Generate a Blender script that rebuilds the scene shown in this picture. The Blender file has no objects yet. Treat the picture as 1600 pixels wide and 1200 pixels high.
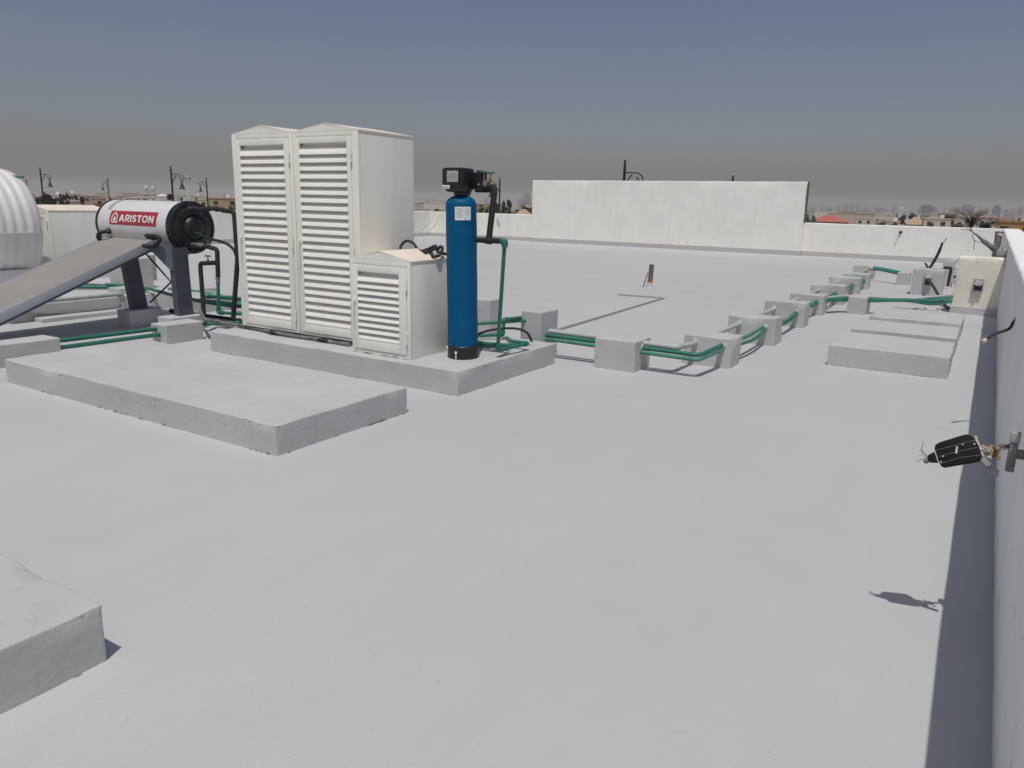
import bpy, bmesh, math, random
from mathutils import Vector, Matrix, noise, Euler

R = math.radians
scene = bpy.context.scene
C = scene.collection

# ------------------------------------------------------------------ camera
YAW, PITCH, ROLL = R(31.66), R(13.389), R(1.3225)
CAM_Z = 1.50
fwd = Vector((-math.sin(YAW) * math.cos(PITCH), math.cos(YAW) * math.cos(PITCH), -math.sin(PITCH)))
rgt = Vector((math.cos(YAW), math.sin(YAW), 0))
upv = rgt.cross(fwd)
r2 = math.cos(ROLL) * rgt + math.sin(ROLL) * upv
u2 = -math.sin(ROLL) * rgt + math.cos(ROLL) * upv
cam_d = bpy.data.cameras.new('camera')
cam = bpy.data.objects.new('camera', cam_d)
C.objects.link(cam)
M4 = Matrix((r2, u2, -fwd)).transposed().to_4x4()
M4.translation = Vector((0, 0, CAM_Z))
cam.matrix_world = M4
cam_d.sensor_width = 36
cam_d.lens = 1187.46 / 1600 * 36
cam_d.clip_start = 0.05
cam_d.clip_end = 20000
scene.camera = cam

# ------------------------------------------------------------------ sky and sun
TO_SUN = Vector((0.160, -0.34, 1.0)).normalized()
SUN_EL = math.asin(TO_SUN.z)
SUN_AZ = math.atan2(TO_SUN.x, TO_SUN.y)          # clockwise from +Y
world = bpy.data.worlds.new('World')
scene.world = world
world.use_nodes = True
wn = world.node_tree
bg = wn.nodes['Background']
sky = wn.nodes.new('ShaderNodeTexSky')
sky.sky_type = 'NISHITA'
sky.sun_disc = False
sky.sun_elevation = SUN_EL
sky.sun_rotation = SUN_AZ
sky.air_density = 1.0
sky.dust_density = 2.25
sky.ozone_density = 1.0
hs = wn.nodes.new('ShaderNodeHueSaturation')
hs.inputs['Saturation'].default_value = 1.0
wb = wn.nodes.new('ShaderNodeMix')            # the camera's white balance on the whole sky
wb.data_type = 'RGBA'
wb.blend_type = 'MULTIPLY'
wb.inputs['Factor'].default_value = 1.0
wb.inputs['B'].default_value = (1.05, 0.958, 1.005, 1)
wn.links.new(sky.outputs[0], hs.inputs['Color'])
wn.links.new(hs.outputs[0], wb.inputs['A'])
wn.links.new(wb.outputs['Result'], bg.inputs[0])
bg.inputs[1].default_value = 0.060
sun_d = bpy.data.lights.new('sun', 'SUN')
sun_d.energy = 2.6
sun_d.angle = R(0.53)
sun_d.color = (1.0, 0.965, 0.91)
sun = bpy.data.objects.new('sun', sun_d)
C.objects.link(sun)
sun.rotation_euler = (-TO_SUN).to_track_quat('-Z', 'Y').to_euler()
sun.location = (4, -8, 30)

vs = scene.view_settings
vs.view_transform = 'Standard'
vs.look = 'None'
vs.exposure = 0.0
vs.gamma = 1.0
vs.use_curve_mapping = False
scene.render.engine = 'CYCLES'
scene.cycles.use_denoising = True
scene.cycles.max_bounces = 8
scene.cycles.volume_bounces = 1
scene.cycles.sample_clamp_indirect = 8.0

# ------------------------------------------------------------------ materials
MATS = {}
def mat(name, col, rough=0.6, metal=0.0, var=0.0, vscale=3.0, bump=0.0, bscale=40.0, col2=None, spots=0.0, sscale=18.0,
        streak=0.0, spec=0.5, detail=4.0, coat=0.0):
    """Principled surface: colour broken up by noise (var / col2), small dark spots, vertical streaks, fine bump."""
    if name in MATS:
        return MATS[name]
    m = bpy.data.materials.new(name)
    m.use_nodes = True
    nt = m.node_tree
    N, L = nt.nodes, nt.links
    b = N['Principled BSDF']
    b.inputs['Roughness'].default_value = rough
    b.inputs['Metallic'].default_value = metal
    b.inputs['Specular IOR Level'].default_value = spec
    if coat:
        b.inputs['Coat Weight'].default_value = coat
    geo = N.new('ShaderNodeNewGeometry')
    c4 = (*col, 1)
    out = None
    if var > 0 or col2:
        n1 = N.new('ShaderNodeTexNoise')
        n1.inputs['Scale'].default_value = vscale
        n1.inputs['Detail'].default_value = detail
        n1.inputs['Roughness'].default_value = 0.6
        L.new(geo.outputs['Position'], n1.inputs['Vector'])
        rp = N.new('ShaderNodeValToRGB')
        lo = tuple(max(0, v * (1 - var)) for v in col)
        hi = tuple(min(1, v * (1 + var)) for v in col) if not col2 else col2
        rp.color_ramp.elements[0].position = 0.3
        rp.color_ramp.elements[1].position = 0.7
        rp.color_ramp.elements[0].color = (*lo, 1)
        rp.color_ramp.elements[1].color = (*hi, 1)
        L.new(n1.outputs['Fac'], rp.inputs['Fac'])
        out = rp.outputs['Color']
        mr = N.new('ShaderNodeMapRange')
        mr.inputs['To Min'].default_value = max(0.05, rough - 0.1)
        mr.inputs['To Max'].default_value = min(1, rough + 0.1)
        L.new(n1.outputs['Fac'], mr.inputs['Value'])
        L.new(mr.outputs['Result'], b.inputs['Roughness'])
    def mul(prev, fac_socket, dark):
        mx = N.new('ShaderNodeMix')
        mx.data_type = 'RGBA'
        mx.blend_type = 'MULTIPLY'
        L.new(fac_socket, mx.inputs['Factor'])
        if prev is None:
            mx.inputs['A'].default_value = c4
        else:
            L.new(prev, mx.inputs['A'])
        mx.inputs['B'].default_value = (*dark, 1)
        return mx.outputs['Result']
    if streak > 0:
        mp = N.new('ShaderNodeMapping')
        mp.inputs['Scale'].default_value = (3.5, 3.5, 0.35)
        L.new(geo.outputs['Position'], mp.inputs['Vector'])
        n2 = N.new('ShaderNodeTexNoise')
        n2.inputs['Scale'].default_value = 2.0
        n2.inputs['Detail'].default_value = 6
        L.new(mp.outputs['Vector'], n2.inputs['Vector'])
        r3 = N.new('ShaderNodeMapRange')
        r3.inputs['From Min'].default_value = 0.45
        r3.inputs['From Max'].default_value = 0.75
        r3.inputs['To Max'].default_value = streak
        L.new(n2.outputs['Fac'], r3.inputs['Value'])
        out = mul(out, r3.outputs['Result'], (0.55, 0.5, 0.44))
    if spots > 0:
        n3 = N.new('ShaderNodeTexNoise')
        n3.inputs['Scale'].default_value = sscale
        n3.inputs['Detail'].default_value = 3
        L.new(geo.outputs['Position'], n3.inputs['Vector'])
        r4 = N.new('ShaderNodeMapRange')
        r4.inputs['From Min'].default_value = 0.64
        r4.inputs['From Max'].default_value = 0.70
        r4.inputs['To Max'].default_value = spots
        L.new(n3.outputs['Fac'], r4.inputs['Value'])
        out = mul(out, r4.outputs['Result'], (0.45, 0.43, 0.42))
    if out is None:
        b.inputs['Base Color'].default_value = c4
    else:
        L.new(out, b.inputs['Base Color'])
    if bump > 0:
        n4 = N.new('ShaderNodeTexNoise')
        n4.inputs['Scale'].default_value = bscale
        n4.inputs['Detail'].default_value = 5
        L.new(geo.outputs['Position'], n4.inputs['Vector'])
        bp = N.new('ShaderNodeBump')
        bp.inputs['Strength'].default_value = bump
        bp.inputs['Distance'].default_value = 0.01
        L.new(n4.outputs['Fac'], bp.inputs['Height'])
        L.new(bp.outputs['Normal'], b.inputs['Normal'])
    MATS[name] = m
    return m

def floor_material():
    """Rolled grey acrylic coating: broad tone drift, faint roller bands, rare scuffs, fine orange-peel relief."""
    m = bpy.data.materials.new('roof_coating')
    m.use_nodes = True
    N, L = m.node_tree.nodes, m.node_tree.links
    b = N['Principled BSDF']
    geo = N.new('ShaderNodeNewGeometry')
    def noi(scale, det, vec=None, rough=0.55):
        n = N.new('ShaderNodeTexNoise')
        n.inputs['Scale'].default_value = scale
        n.inputs['Detail'].default_value = det
        n.inputs['Roughness'].default_value = rough
        L.new(vec or geo.outputs['Position'], n.inputs['Vector'])
        return n.outputs['Fac']
    n1 = noi(0.35, 3)
    rp = N.new('ShaderNodeValToRGB')
    rp.color_ramp.elements[0].position = 0.3
    rp.color_ramp.elements[0].color = (0.470, 0.476, 0.474, 1)
    rp.color_ramp.elements[1].position = 0.72
    rp.color_ramp.elements[1].color = (0.512, 0.514, 0.508, 1)
    L.new(n1, rp.inputs['Fac'])
    mp = N.new('ShaderNodeMapping')
    mp.inputs['Scale'].default_value = (4.2, 0.5, 1)
    mp.inputs['Rotation'].default_value = (0, 0, 0.12)
    L.new(geo.outputs['Position'], mp.inputs['Vector'])
    n2 = noi(1.0, 4, mp.outputs['Vector'])
    def layer(prev, fac, f0, f1, amount, tint):
        r = N.new('ShaderNodeMapRange')
        r.inputs['From Min'].default_value = f0
        r.inputs['From Max'].default_value = f1
        r.inputs['To Max'].default_value = amount
        L.new(fac, r.inputs['Value'])
        mx = N.new('ShaderNodeMix')
        mx.data_type = 'RGBA'
        mx.blend_type = 'MULTIPLY'
        L.new(r.outputs['Result'], mx.inputs['Factor'])
        L.new(prev, mx.inputs['A'])
        mx.inputs['B'].default_value = (*tint, 1)
        return mx.outputs['Result']
    c = layer(rp.outputs['Color'], n2, 0.45, 0.8, 0.14, (0.75, 0.76, 0.77))
    c = layer(c, noi(2.6, 6, rough=0.7), 0.52, 0.85, 0.22, (0.72, 0.71, 0.67))
    c = layer(c, noi(34, 3), 0.70, 0.76, 0.45, (0.62, 0.60, 0.57))
    L.new(c, b.inputs['Base Color'])
    b.inputs['Roughness'].default_value = 0.62
    b.inputs['Specular IOR Level'].default_value = 0.35
    ad = N.new('ShaderNodeMath')
    ad.operation = 'MULTIPLY_ADD'
    L.new(noi(1.6, 3), ad.inputs[0])
    ad.inputs[1].default_value = 2.0
    L.new(noi(120, 3), ad.inputs[2])
    bp = N.new('ShaderNodeBump')
    bp.inputs['Strength'].default_value = 0.22
    bp.inputs['Distance'].default_value = 0.006
    L.new(ad.outputs[0], bp.inputs['Height'])
    L.new(bp.outputs['Normal'], b.inputs['Normal'])
    MATS['roof_coating'] = m
    return m

FLOOR = floor_material()
COAT = mat('block_coating', (0.492, 0.498, 0.494), 0.62, var=0.05, vscale=2.2, bump=0.35, bscale=26, spots=0.12, sscale=14)
WALLW = mat('white_wall_paint', (0.87, 0.86, 0.80), 0.75, var=0.04, vscale=1.2, bump=0.3, bscale=22, streak=0.13, spots=0.12, sscale=9)
WALLR = mat('parapet_paint', (0.88, 0.88, 0.83), 0.75, var=0.04, vscale=1.6, bump=0.5, bscale=20, spots=0.3, sscale=8)
PIERM = mat('pier_paint', (0.80, 0.77, 0.66), 0.75, var=0.05, vscale=4, bump=0.5, bscale=30, spots=0.25, sscale=11)
DARKGREY = mat('dark_grey_rough', (0.13, 0.13, 0.135), 0.9, var=0.15, vscale=5, bump=0.5, bscale=30)
CAB = mat('cream_powder_coat', (0.86, 0.85, 0.77), 0.42, var=0.03, vscale=1.6, spots=0.10, sscale=30, streak=0.12)
CABROOF = mat('dusty_cream_sheet', (0.80, 0.72, 0.60), 0.55, var=0.08, vscale=6)
STEELG = mat('grey_hinge_steel', (0.55, 0.55, 0.53), 0.4, 0.6)
GREEN = mat('green_pipe_plastic', (0.020, 0.155, 0.112), 0.45, var=0.16, vscale=14, spots=0.25, sscale=30)
GREENP = mat('sun_bleached_green_plastic', (0.060, 0.225, 0.172), 0.5, var=0.2, vscale=9)
GREENW = mat('paint_spattered_pipe', (0.52, 0.52, 0.49), 0.6, var=0.1, vscale=9, col2=(0.40, 0.47, 0.42))
GREENG = mat('grey_painted_pipe', (0.30, 0.36, 0.34), 0.6, var=0.1, vscale=12, col2=(0.46, 0.48, 0.46))
BLACKI = mat('black_foam_insulation', (0.022, 0.022, 0.024), 0.75, var=0.5, vscale=20, bump=0.8, bscale=50)
BLACKP = mat('black_plastic', (0.014, 0.014, 0.017), 0.42, var=0.2, vscale=10)
TAPEG = mat('worn_grey_tape', (0.06, 0.06, 0.06), 0.7, col2=(0.26, 0.255, 0.25), var=0.1, vscale=16, bump=0.8, bscale=40)
BLUE = mat('blue_fibreglass', (0.001, 0.092, 0.215), 0.5, var=0.10, vscale=9, bump=0.12, bscale=60, spec=0.15)
WHITEL = mat('white_label', (0.78, 0.79, 0.80), 0.5)
GREYINK = mat('grey_ink', (0.30, 0.32, 0.34), 0.6)
SCREEN = mat('grey_display', (0.30, 0.31, 0.30), 0.25, col2=(0.55, 0.56, 0.54), var=0.1, vscale=60)
BRASS = mat('dull_brass', (0.32, 0.27, 0.20), 0.45, 0.6, var=0.2, vscale=30)
HEATW = mat('white_heater_enamel', (0.66, 0.65, 0.63), 0.38, var=0.03, vscale=3)
RED = mat('red_sticker', (0.36, 0.030, 0.045), 0.5)
COLLECT = mat('dusty_collector_glass', (0.29, 0.275, 0.25), 0.5, var=0.08, vscale=2.5, spots=0.2, sscale=9)
ALU = mat('grey_collector_frame', (0.42, 0.45, 0.49), 0.5, 0.2, var=0.04, vscale=4)
LEGM = mat('slate_steel_leg', (0.080, 0.090, 0.108), 0.55, 0.1, var=0.1, vscale=6)  # base colour darkened to carry the shade under the heater tank
GUSS = mat('grey_gusset_steel', (0.13, 0.15, 0.18), 0.55, 0.1, var=0.08, vscale=6)
FLAKE = mat('dark_flaked_edge', (0.10, 0.10, 0.105), 0.9, var=0.3, vscale=60)
FLAKEL = mat('pale_flaked_edge', (0.56, 0.56, 0.55), 0.8, var=0.1, vscale=60)
PEW = mat('white_polyethylene', (0.74, 0.73, 0.71), 0.42, var=0.05, vscale=2.0, streak=0.2)
WIREB = mat('black_cable', (0.03, 0.03, 0.03), 0.55, var=0.3, vscale=40)
WIREW = mat('white_cable', (0.62, 0.61, 0.58), 0.55, var=0.1, vscale=30)
GREYBOX = mat('grey_switch_box', (0.33, 0.33, 0.32), 0.5, col2=(0.42, 0.41, 0.38), var=0.1, vscale=16)
RUSTY = mat('rusty_bracket_steel', (0.17, 0.145, 0.14), 0.7, col2=(0.30, 0.26, 0.25), var=0.2, vscale=24, bump=0.5, bscale=80)
FOAM = mat('yellowed_foam', (0.62, 0.54, 0.40), 0.9, col2=(0.72, 0.68, 0.58), var=0.3, vscale=60, bump=1.0, bscale=120)
FOAMB = mat('browned_foam', (0.36, 0.20, 0.09), 0.9, col2=(0.55, 0.38, 0.2), var=0.3, vscale=60, bump=1.0, bscale=120)
FINM = mat('grey_cast_fins', (0.16, 0.17, 0.17), 0.55, 0.3, var=0.2, vscale=30)
LAMPB = mat('weathered_lamp_black', (0.012, 0.012, 0.014), 0.7, var=0.3, vscale=40, spec=0.15)
ORANGE = mat('orange_sealant', (0.42, 0.12, 0.04), 0.7, var=0.3, vscale=40)
POSTM = mat('street_lamp_black', (0.018, 0.019, 0.022), 0.5)
LEAF0 = mat('dark_foliage', (0.030, 0.044, 0.022), 0.7, var=0.45, vscale=0.9)
LEAF1 = mat('olive_foliage', (0.085, 0.105, 0.040), 0.7, var=0.45, vscale=0.9)
LEAF2 = mat('grey_green_foliage', (0.055, 0.068, 0.040), 0.7, var=0.45, vscale=0.9)
BARK = mat('bark', (0.09, 0.07, 0.05), 0.9, var=0.3, vscale=8)
GLASSD = mat('dark_window_glass', (0.03, 0.035, 0.04), 0.15)
HCOL = {'white': mat('house_white', (0.62, 0.60, 0.56), 0.8, var=0.06, vscale=0.6),
        'beige': mat('house_beige', (0.58, 0.51, 0.41), 0.8, var=0.08, vscale=0.6),
        'pink': mat('house_pink', (0.46, 0.31, 0.25), 0.8, var=0.08, vscale=0.6),
        'tan': mat('house_tan', (0.42, 0.31, 0.19), 0.8, var=0.1, vscale=0.6),
        'brown': mat('house_brown', (0.28, 0.18, 0.12), 0.8, var=0.1, vscale=0.6),
        'grey': mat('house_grey', (0.30, 0.28, 0.26), 0.8, var=0.1, vscale=0.6),
        'ochre': mat('house_ochre', (0.40, 0.235, 0.085), 0.8, var=0.08, vscale=0.6)}
ROOFR = mat('red_roof_tile', (0.42, 0.12, 0.09), 0.8, var=0.15, vscale=1.5)
ROOFT = mat('tan_roof_tile', (0.42, 0.30, 0.21), 0.8, var=0.15, vscale=1.5)
TOWC = [mat('tower_grey', (0.22, 0.22, 0.23), 0.7), mat('tower_white', (0.62, 0.62, 0.61), 0.7),
        mat('tower_slate', (0.10, 0.11, 0.13), 0.4), mat('tower_rose', (0.40, 0.33, 0.30), 0.7)]
SAND = mat('sandy_ground', (0.34, 0.29, 0.22), 0.95, col2=(0.22, 0.20, 0.15), var=0.2, vscale=0.02)

# ------------------------------------------------------------------ mesh helpers
ORG = {}
def org(o):
    return ORG[o.name] if o is not None else Vector((0, 0, 0))

class MB:
    def __init__(self):
        self.v, self.f = [], []
    def add(self, vs, fs):
        k = len(self.v)
        self.v += [Vector(a) for a in vs]
        self.f += [tuple(i + k for i in f) for f in fs]
        return self
    def box(self, x0, x1, y0, y1, z0, z1, rot=None, piv=None):
        vs = [Vector((x, y, z)) for z in (z0, z1) for y in (y0, y1) for x in (x0, x1)]
        if rot is not None:
            p = Vector(piv) if piv is not None else Vector(((x0 + x1) / 2, (y0 + y1) / 2, (z0 + z1) / 2))
            vs = [rot @ (v - p) + p for v in vs]
        return self.add(vs, [(0, 2, 3, 1), (4, 5, 7, 6), (0, 1, 5, 4), (2, 6, 7, 3), (0, 4, 6, 2), (1, 3, 7, 5)])
    def tube(self, pts, r, n=10, cap=True):
        pts = [Vector(p) for p in pts]
        rs = r if isinstance(r, (list, tuple)) else [r] * len(pts)
        t = (pts[1] - pts[0]).normalized()
        u = t.orthogonal().normalized()
        k = len(self.v)
        for i, p in enumerate(pts):
            if i == 0:
                tt = (pts[1] - pts[0]).normalized()
            elif i == len(pts) - 1:
                tt = (pts[-1] - pts[-2]).normalized()
            else:
                tt = ((pts[i + 1] - p).normalized() + (p - pts[i - 1]).normalized())
                tt = tt.normalized() if tt.length > 1e-6 else t
            q = t.rotation_difference(tt)
            u = (q @ u)
            u = (u - tt * u.dot(tt)).normalized()
            t = tt
            w = t.cross(u)
            for j in range(n):
                a = 2 * math.pi * j / n
                self.v.append(p + (u * math.cos(a) + w * math.sin(a)) * rs[i])
        for i in range(len(pts) - 1):
            for j in range(n):
                a, b = k + i * n + j, k + i * n + (j + 1) % n
                self.f.append((a, b, b + n, a + n))
        if cap:
            self.f.append(tuple(k + j for j in reversed(range(n))))
            e = k + (len(pts) - 1) * n
            self.f.append(tuple(e + j for j in range(n)))
        return self
    def cyl(self, p0, p1, r0, r1=None, n=16):
        return self.tube([p0, p1], [r0, r0 if r1 is None else r1], n)
    def lathe(self, prof, centre, axis='Z', n=32):
        """prof: (radius, along) pairs, closed with fans at zero radius."""
        c = Vector(centre)
        k = len(self.v)
        for rr, h in prof:
            for j in range(n):
                a = 2 * math.pi * j / n
                if axis == 'Z':
                    p = Vector((rr * math.cos(a), rr * math.sin(a), h))
                elif axis == 'X':
                    p = Vector((h, rr * math.cos(a), rr * math.sin(a)))
                else:
                    p = Vector((rr * math.sin(a), h, rr * math.cos(a)))
                self.v.append(c + p)
        for i in range(len(prof) - 1):
            for j in range(n):
                a, b = k + i * n + j, k + i * n + (j + 1) % n
                self.f.append((a, b, b + n, a + n))
        self.f.append(tuple(k + j for j in reversed(range(n))))
        e = k + (len(prof) - 1) * n
        self.f.append(tuple(e + j for j in range(n)))
        return self
    def prism(self, poly, axis, a0, a1):
        """poly: list of (p,q) in the plane across axis; X -> (y,z), Y -> (x,z), Z -> (x,y)."""
        def mk(p, q, a):
            return {'X': (a, p, q), 'Y': (p, a, q), 'Z': (p, q, a)}[axis]
        n = len(poly)
        vs = [mk(p, q, a0) for p, q in poly] + [mk(p, q, a1) for p, q in poly]
        fs = [tuple(range(n)), tuple(reversed(range(n, 2 * n)))]
        fs += [(i, i + n, (i + 1) % n + n, (i + 1) % n) for i in range(n)]
        return self.add(vs, fs)
    def xform(self, mtx):
        self.v = [mtx @ v for v in self.v]
        return self
    def build(self, name, material, parent=None, smooth=40, bevel=0.0, kind=None):
        me = bpy.data.meshes.new(name)
        o0 = org(parent)
        me.from_pydata([tuple(v - o0) for v in self.v], [], self.f)
        bm = bmesh.new()
        bm.from_mesh(me)
        bmesh.ops.recalc_face_normals(bm, faces=bm.faces)
        if bevel > 0:
            es = [e for e in bm.edges if len(e.link_faces) == 2 and e.calc_face_angle(0) > 0.6]
            bmesh.ops.bevel(bm, geom=es, offset=bevel, segments=2, profile=0.6, affect='EDGES', clamp_overlap=True)
        bm.to_mesh(me)
        bm.free()
        if smooth:
            me.polygons.foreach_set('use_smooth', [True] * len(me.polygons))
            me.set_sharp_from_angle(angle=R(smooth))
        me.materials.append(material)
        me.update()
        o = bpy.data.objects.new(name, me)
        C.objects.link(o)
        if parent is not None:
            o.parent = parent
        ORG[o.name] = o0.copy()
        if kind:
            o['kind'] = kind
        return o

def tag(o, label, cat, group=None):
    o['label'] = label
    o['category'] = cat
    if group:
        o['group'] = group
    return o
def thing(name, loc, label, cat, group=None):
    o = bpy.data.objects.new(name, None)
    o.empty_display_size = 0.1
    C.objects.link(o)
    o.location = loc
    ORG[o.name] = Vector(loc)
    return tag(o, label, cat, group)
def fillet(pts, r, n=6):
    """Round the inner corners of a polyline."""
    pts = [Vector(p) for p in pts]
    out = [pts[0]]
    for i in range(1, len(pts) - 1):
        a, b, c = pts[i - 1], pts[i], pts[i + 1]
        d0, d1 = (a - b), (c - b)
        rr = min(r, d0.length * 0.45, d1.length * 0.45)
        p0, p1 = b + d0.normalized() * rr, b + d1.normalized() * rr
        for k in range(n + 1):
            s = k / n
            out.append(p0 * (1 - s) ** 2 + b * 2 * s * (1 - s) + p1 * s * s)
    out.append(pts[-1])
    return out
def curve(pts, n=8):
    """Catmull-Rom through points."""
    P = [Vector(p) for p in pts]
    P = [P[0] * 2 - P[1]] + P + [P[-1] * 2 - P[-2]]
    out = []
    for i in range(1, len(P) - 2):
        for k in range(n):
            t = k / n
            a, b, c, d = P[i - 1], P[i], P[i + 1], P[i + 2]
            out.append(0.5 * ((2 * b) + (c - a) * t + (2 * a - 5 * b + 4 * c - d) * t * t + (3 * b - a - 3 * c + d) * t ** 3))
    out.append(P[-2])
    return out

def rough_mesh(x0, x1, y0, y1, z0, z1, r=0.012, step=0.12, amp=0.004, seed=0, chips=0.0, org0=Vector((0, 0, 0))):
    """Hand-trowelled concrete: a box with rounded arrises, wavy faces and a few chipped edges."""
    lo, hi = Vector((x0, y0, z0)), Vector((x1, y1, z1))
    ax = []
    for k in range(3):
        a, b = lo[k], hi[k]
        rr = min(r, (b - a) * 0.3)
        n = max(1, int(round((b - a - 2 * rr) / step)))
        n = min(n, 90)
        sup = min(rr * 1.2, (b - a - 2 * rr) / (n * 3))        # holding loops keep the faces flat
        ax.append([a, a + rr * 0.35, a + rr, a + rr + sup] + [a + rr + (b - a - 2 * rr) * i / n for i in range(1, n)] + [b - rr - sup, b - rr, b - rr * 0.35, b])
    idx, vs, fs = {}, [], []
    def vid(i, j, k):
        key = (i, j, k)
        if key not in idx:
            p = Vector((ax[0][i], ax[1][j], ax[2][k]))
            c = Vector([min(max(p[q], lo[q] + r), hi[q] - r) for q in range(3)])
            d = p - c
            if d.length > 1e-9:
                p = c + d.normalized() * r
            s = Vector((seed * 7.3, seed * 3.1, seed * 1.7))
            q1 = noise.noise_vector(p * 1.7 + s) * amp * 1.6 + noise.noise_vector(p * 6.0 + s) * amp
            edge = sum(1 for q in range(3) if (p[q] - lo[q] < r * 1.2 or hi[q] - p[q] < r * 1.2))
            if chips > 0 and edge >= 2 and p.z > (z0 + z1) / 2:
                nn = noise.noise(p * 5.5 + s * 2)
                if nn > 0.28:
                    q1 += (c - p).normalized() * chips * min(1, (nn - 0.28) * 5) if (c - p).length > 1e-9 else Vector()
            if p.z < z0 + 0.02:
                q1.z = 0
            idx[key] = len(vs)
            vs.append(p + q1 - org0)
        return idx[key]
    nx, ny, nz = len(ax[0]) - 1, len(ax[1]) - 1, len(ax[2]) - 1
    for i in range(nx):
        for j in range(ny):
            fs.append((vid(i, j, nz), vid(i + 1, j, nz), vid(i + 1, j + 1, nz), vid(i, j + 1, nz)))
            fs.append((vid(i, j, 0), vid(i, j + 1, 0), vid(i + 1, j + 1, 0), vid(i + 1, j, 0)))
    for i in range(nx):
        for k in range(nz):
            fs.append((vid(i, 0, k), vid(i + 1, 0, k), vid(i + 1, 0, k + 1), vid(i, 0, k + 1)))
            fs.append((vid(i, ny, k), vid(i, ny, k + 1), vid(i + 1, ny, k + 1), vid(i + 1, ny, k)))
    for j in range(ny):
        for k in range(nz):
            fs.append((vid(0, j, k), vid(0, j, k + 1), vid(0, j + 1, k + 1), vid(0, j + 1, k)))
            fs.append((vid(nx, j, k), vid(nx, j + 1, k), vid(nx, j + 1, k + 1), vid(nx, j, k + 1)))
    return vs, fs
SEED = [0]
def rough_block(name, x0, x1, y0, y1, z0, z1, material, parent=None, r=0.012, step=0.12, amp=0.004, chips=0.012, kind=None):
    SEED[0] += 1
    vs, fs = rough_mesh(x0, x1, y0, y1, z0, z1, r, step, amp, SEED[0], chips)
    m = MB()
    m.v, m.f = vs, fs
    return m.build(name, material, parent, smooth=50, kind=kind)

# ================================================================== THE SETTING
GZ = -6.5
m = MB()
m.box(-7000, 7000, -3000, 7000, GZ - 0.5, GZ)
m.build('ground', SAND, None, smooth=0, kind='structure')
m = MB()
m.box(-21.3, 0.22, -9.0, 27.4, -0.35, 0.0)
m.build('roof_floor', FLOOR, None, smooth=0, kind='structure')

# parapets go down to the ground as the outer walls of the house under the roof
def wall(name, label, x0, x1, y0, y1, z1, material, step, amp, r=0.02, chips=0.0):
    w = thing(name, ((x0 + x1) / 2, (y0 + y1) / 2, 0), label, 'wall')
    rough_block('wall_face', x0, x1, y0, y1, -0.5, z1, material, w, r=r, step=step, amp=amp, chips=chips)
    mm = MB()
    mm.box(x0 + 0.03, x1 - 0.03, y0 + 0.03, y1 - 0.03, GZ, -0.45)
    mm.build('outer_wall', HCOL['white'], w, smooth=0)
    return w
w = wall('parapet_wall', 'white parapet running along the right edge of the roof, inner face in shade', 0.205, 0.63, -9.0, 27.9, 1.085, WALLR, 0.30, 0.006, r=0.03, chips=0.012)
w = wall('parapet_wall', 'low white parapet at the back, right of the taller wall', -5.46, 0.21, 27.25, 27.55, 1.08, WALLW, 0.35, 0.006)
rough_block('skirting', -5.435, 0.19, 27.19, 27.30, -0.02, 0.16, COAT, w, r=0.012, step=0.4, amp=0.006, chips=0)
w = wall('parapet_wall', 'low white parapet at the back, left of the taller wall', -21.6, -15.90, 27.25, 27.55, 1.06, WALLW, 0.35, 0.006)
rough_block('skirting', -21.28, -15.92, 27.19, 27.30, -0.02, 0.16, COAT, w, r=0.012, step=0.4, amp=0.006, chips=0)
w = wall('parapet_wall', 'long white parapet along the far left edge, behind the water heater', -21.6, -21.25, -9.0, 27.24, 1.06, WALLW, 0.4, 0.006)
rough_block('skirting', -21.27, -21.19, -8.9, 27.18, -0.02, 0.16, COAT, w, r=0.012, step=0.5, amp=0.006, chips=0)
w = wall('tall_wall', 'tall white wall with weathered top standing above the back parapet', -15.92, -5.44, 27.02, 27.32, 2.40, WALLW, 0.30, 0.006, chips=0.025)
rough_block('skirting', -15.93, -5.42, 26.96, 27.07, -0.02, 0.17, COAT, w, r=0.012, step=0.4, amp=0.006, chips=0)
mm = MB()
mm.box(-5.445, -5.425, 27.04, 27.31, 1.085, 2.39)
mm.build('dark_end', DARKGREY, w, smooth=0)  # thin dark grey slab over the wall's right end, above the low parapet
mm = MB()
mm.box(-21.5, 0.5, -9.3, -9.0, GZ, 1.08)
tag(mm.build('parapet_wall', WALLW, None, smooth=0), 'white parapet behind the camera at the near end of the roof', 'wall')

# ================================================================== CONCRETE PADS ON THE ROOF
def pad(label, x0, x1, y0, y1, h, group=None, chips=0.007, step=0.09, name='concrete_pad', amp=0.004, cat='pad'):
    o = rough_block(name, x0, x1, y0, y1, -0.02, h, COAT, None, r=0.007, step=step, amp=amp, chips=chips)
    return tag(o, label, cat, group)
pad('grey concrete pad cut by the left edge, nearest the camera', -4.6, -2.285, -0.7, 1.205, 0.205, step=0.07, chips=0.008)
pad('long empty grey concrete pad in front of the cabinet plinth', -6.60, -3.44, 2.93, 4.135, 0.190, step=0.07)
slab = pad('grey concrete plinth carrying the cabinets and the blue tank', -6.45, -3.43, 4.74, 6.34, 0.200, step=0.08)
pad('nearest of three low grey pads beside the right parapet', -1.235, -0.185, 7.97, 9.00, 0.205)
pad('middle one of three low grey pads beside the right parapet', -1.225, -0.185, 9.30, 10.22, 0.205)
pad('farthest of three low grey pads beside the right parapet', -1.20, -0.18, 10.58, 11.75, 0.205)
pad('wide grey plinth at far left under the white tank and cabinet', -14.2, -9.56, 1.6, 7.2, 0.20, step=0.2)
pad('thin low grey step along the edge of the far left plinth', -9.55, -9.36, 4.62, 5.72, 0.05, step=0.2)
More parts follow.
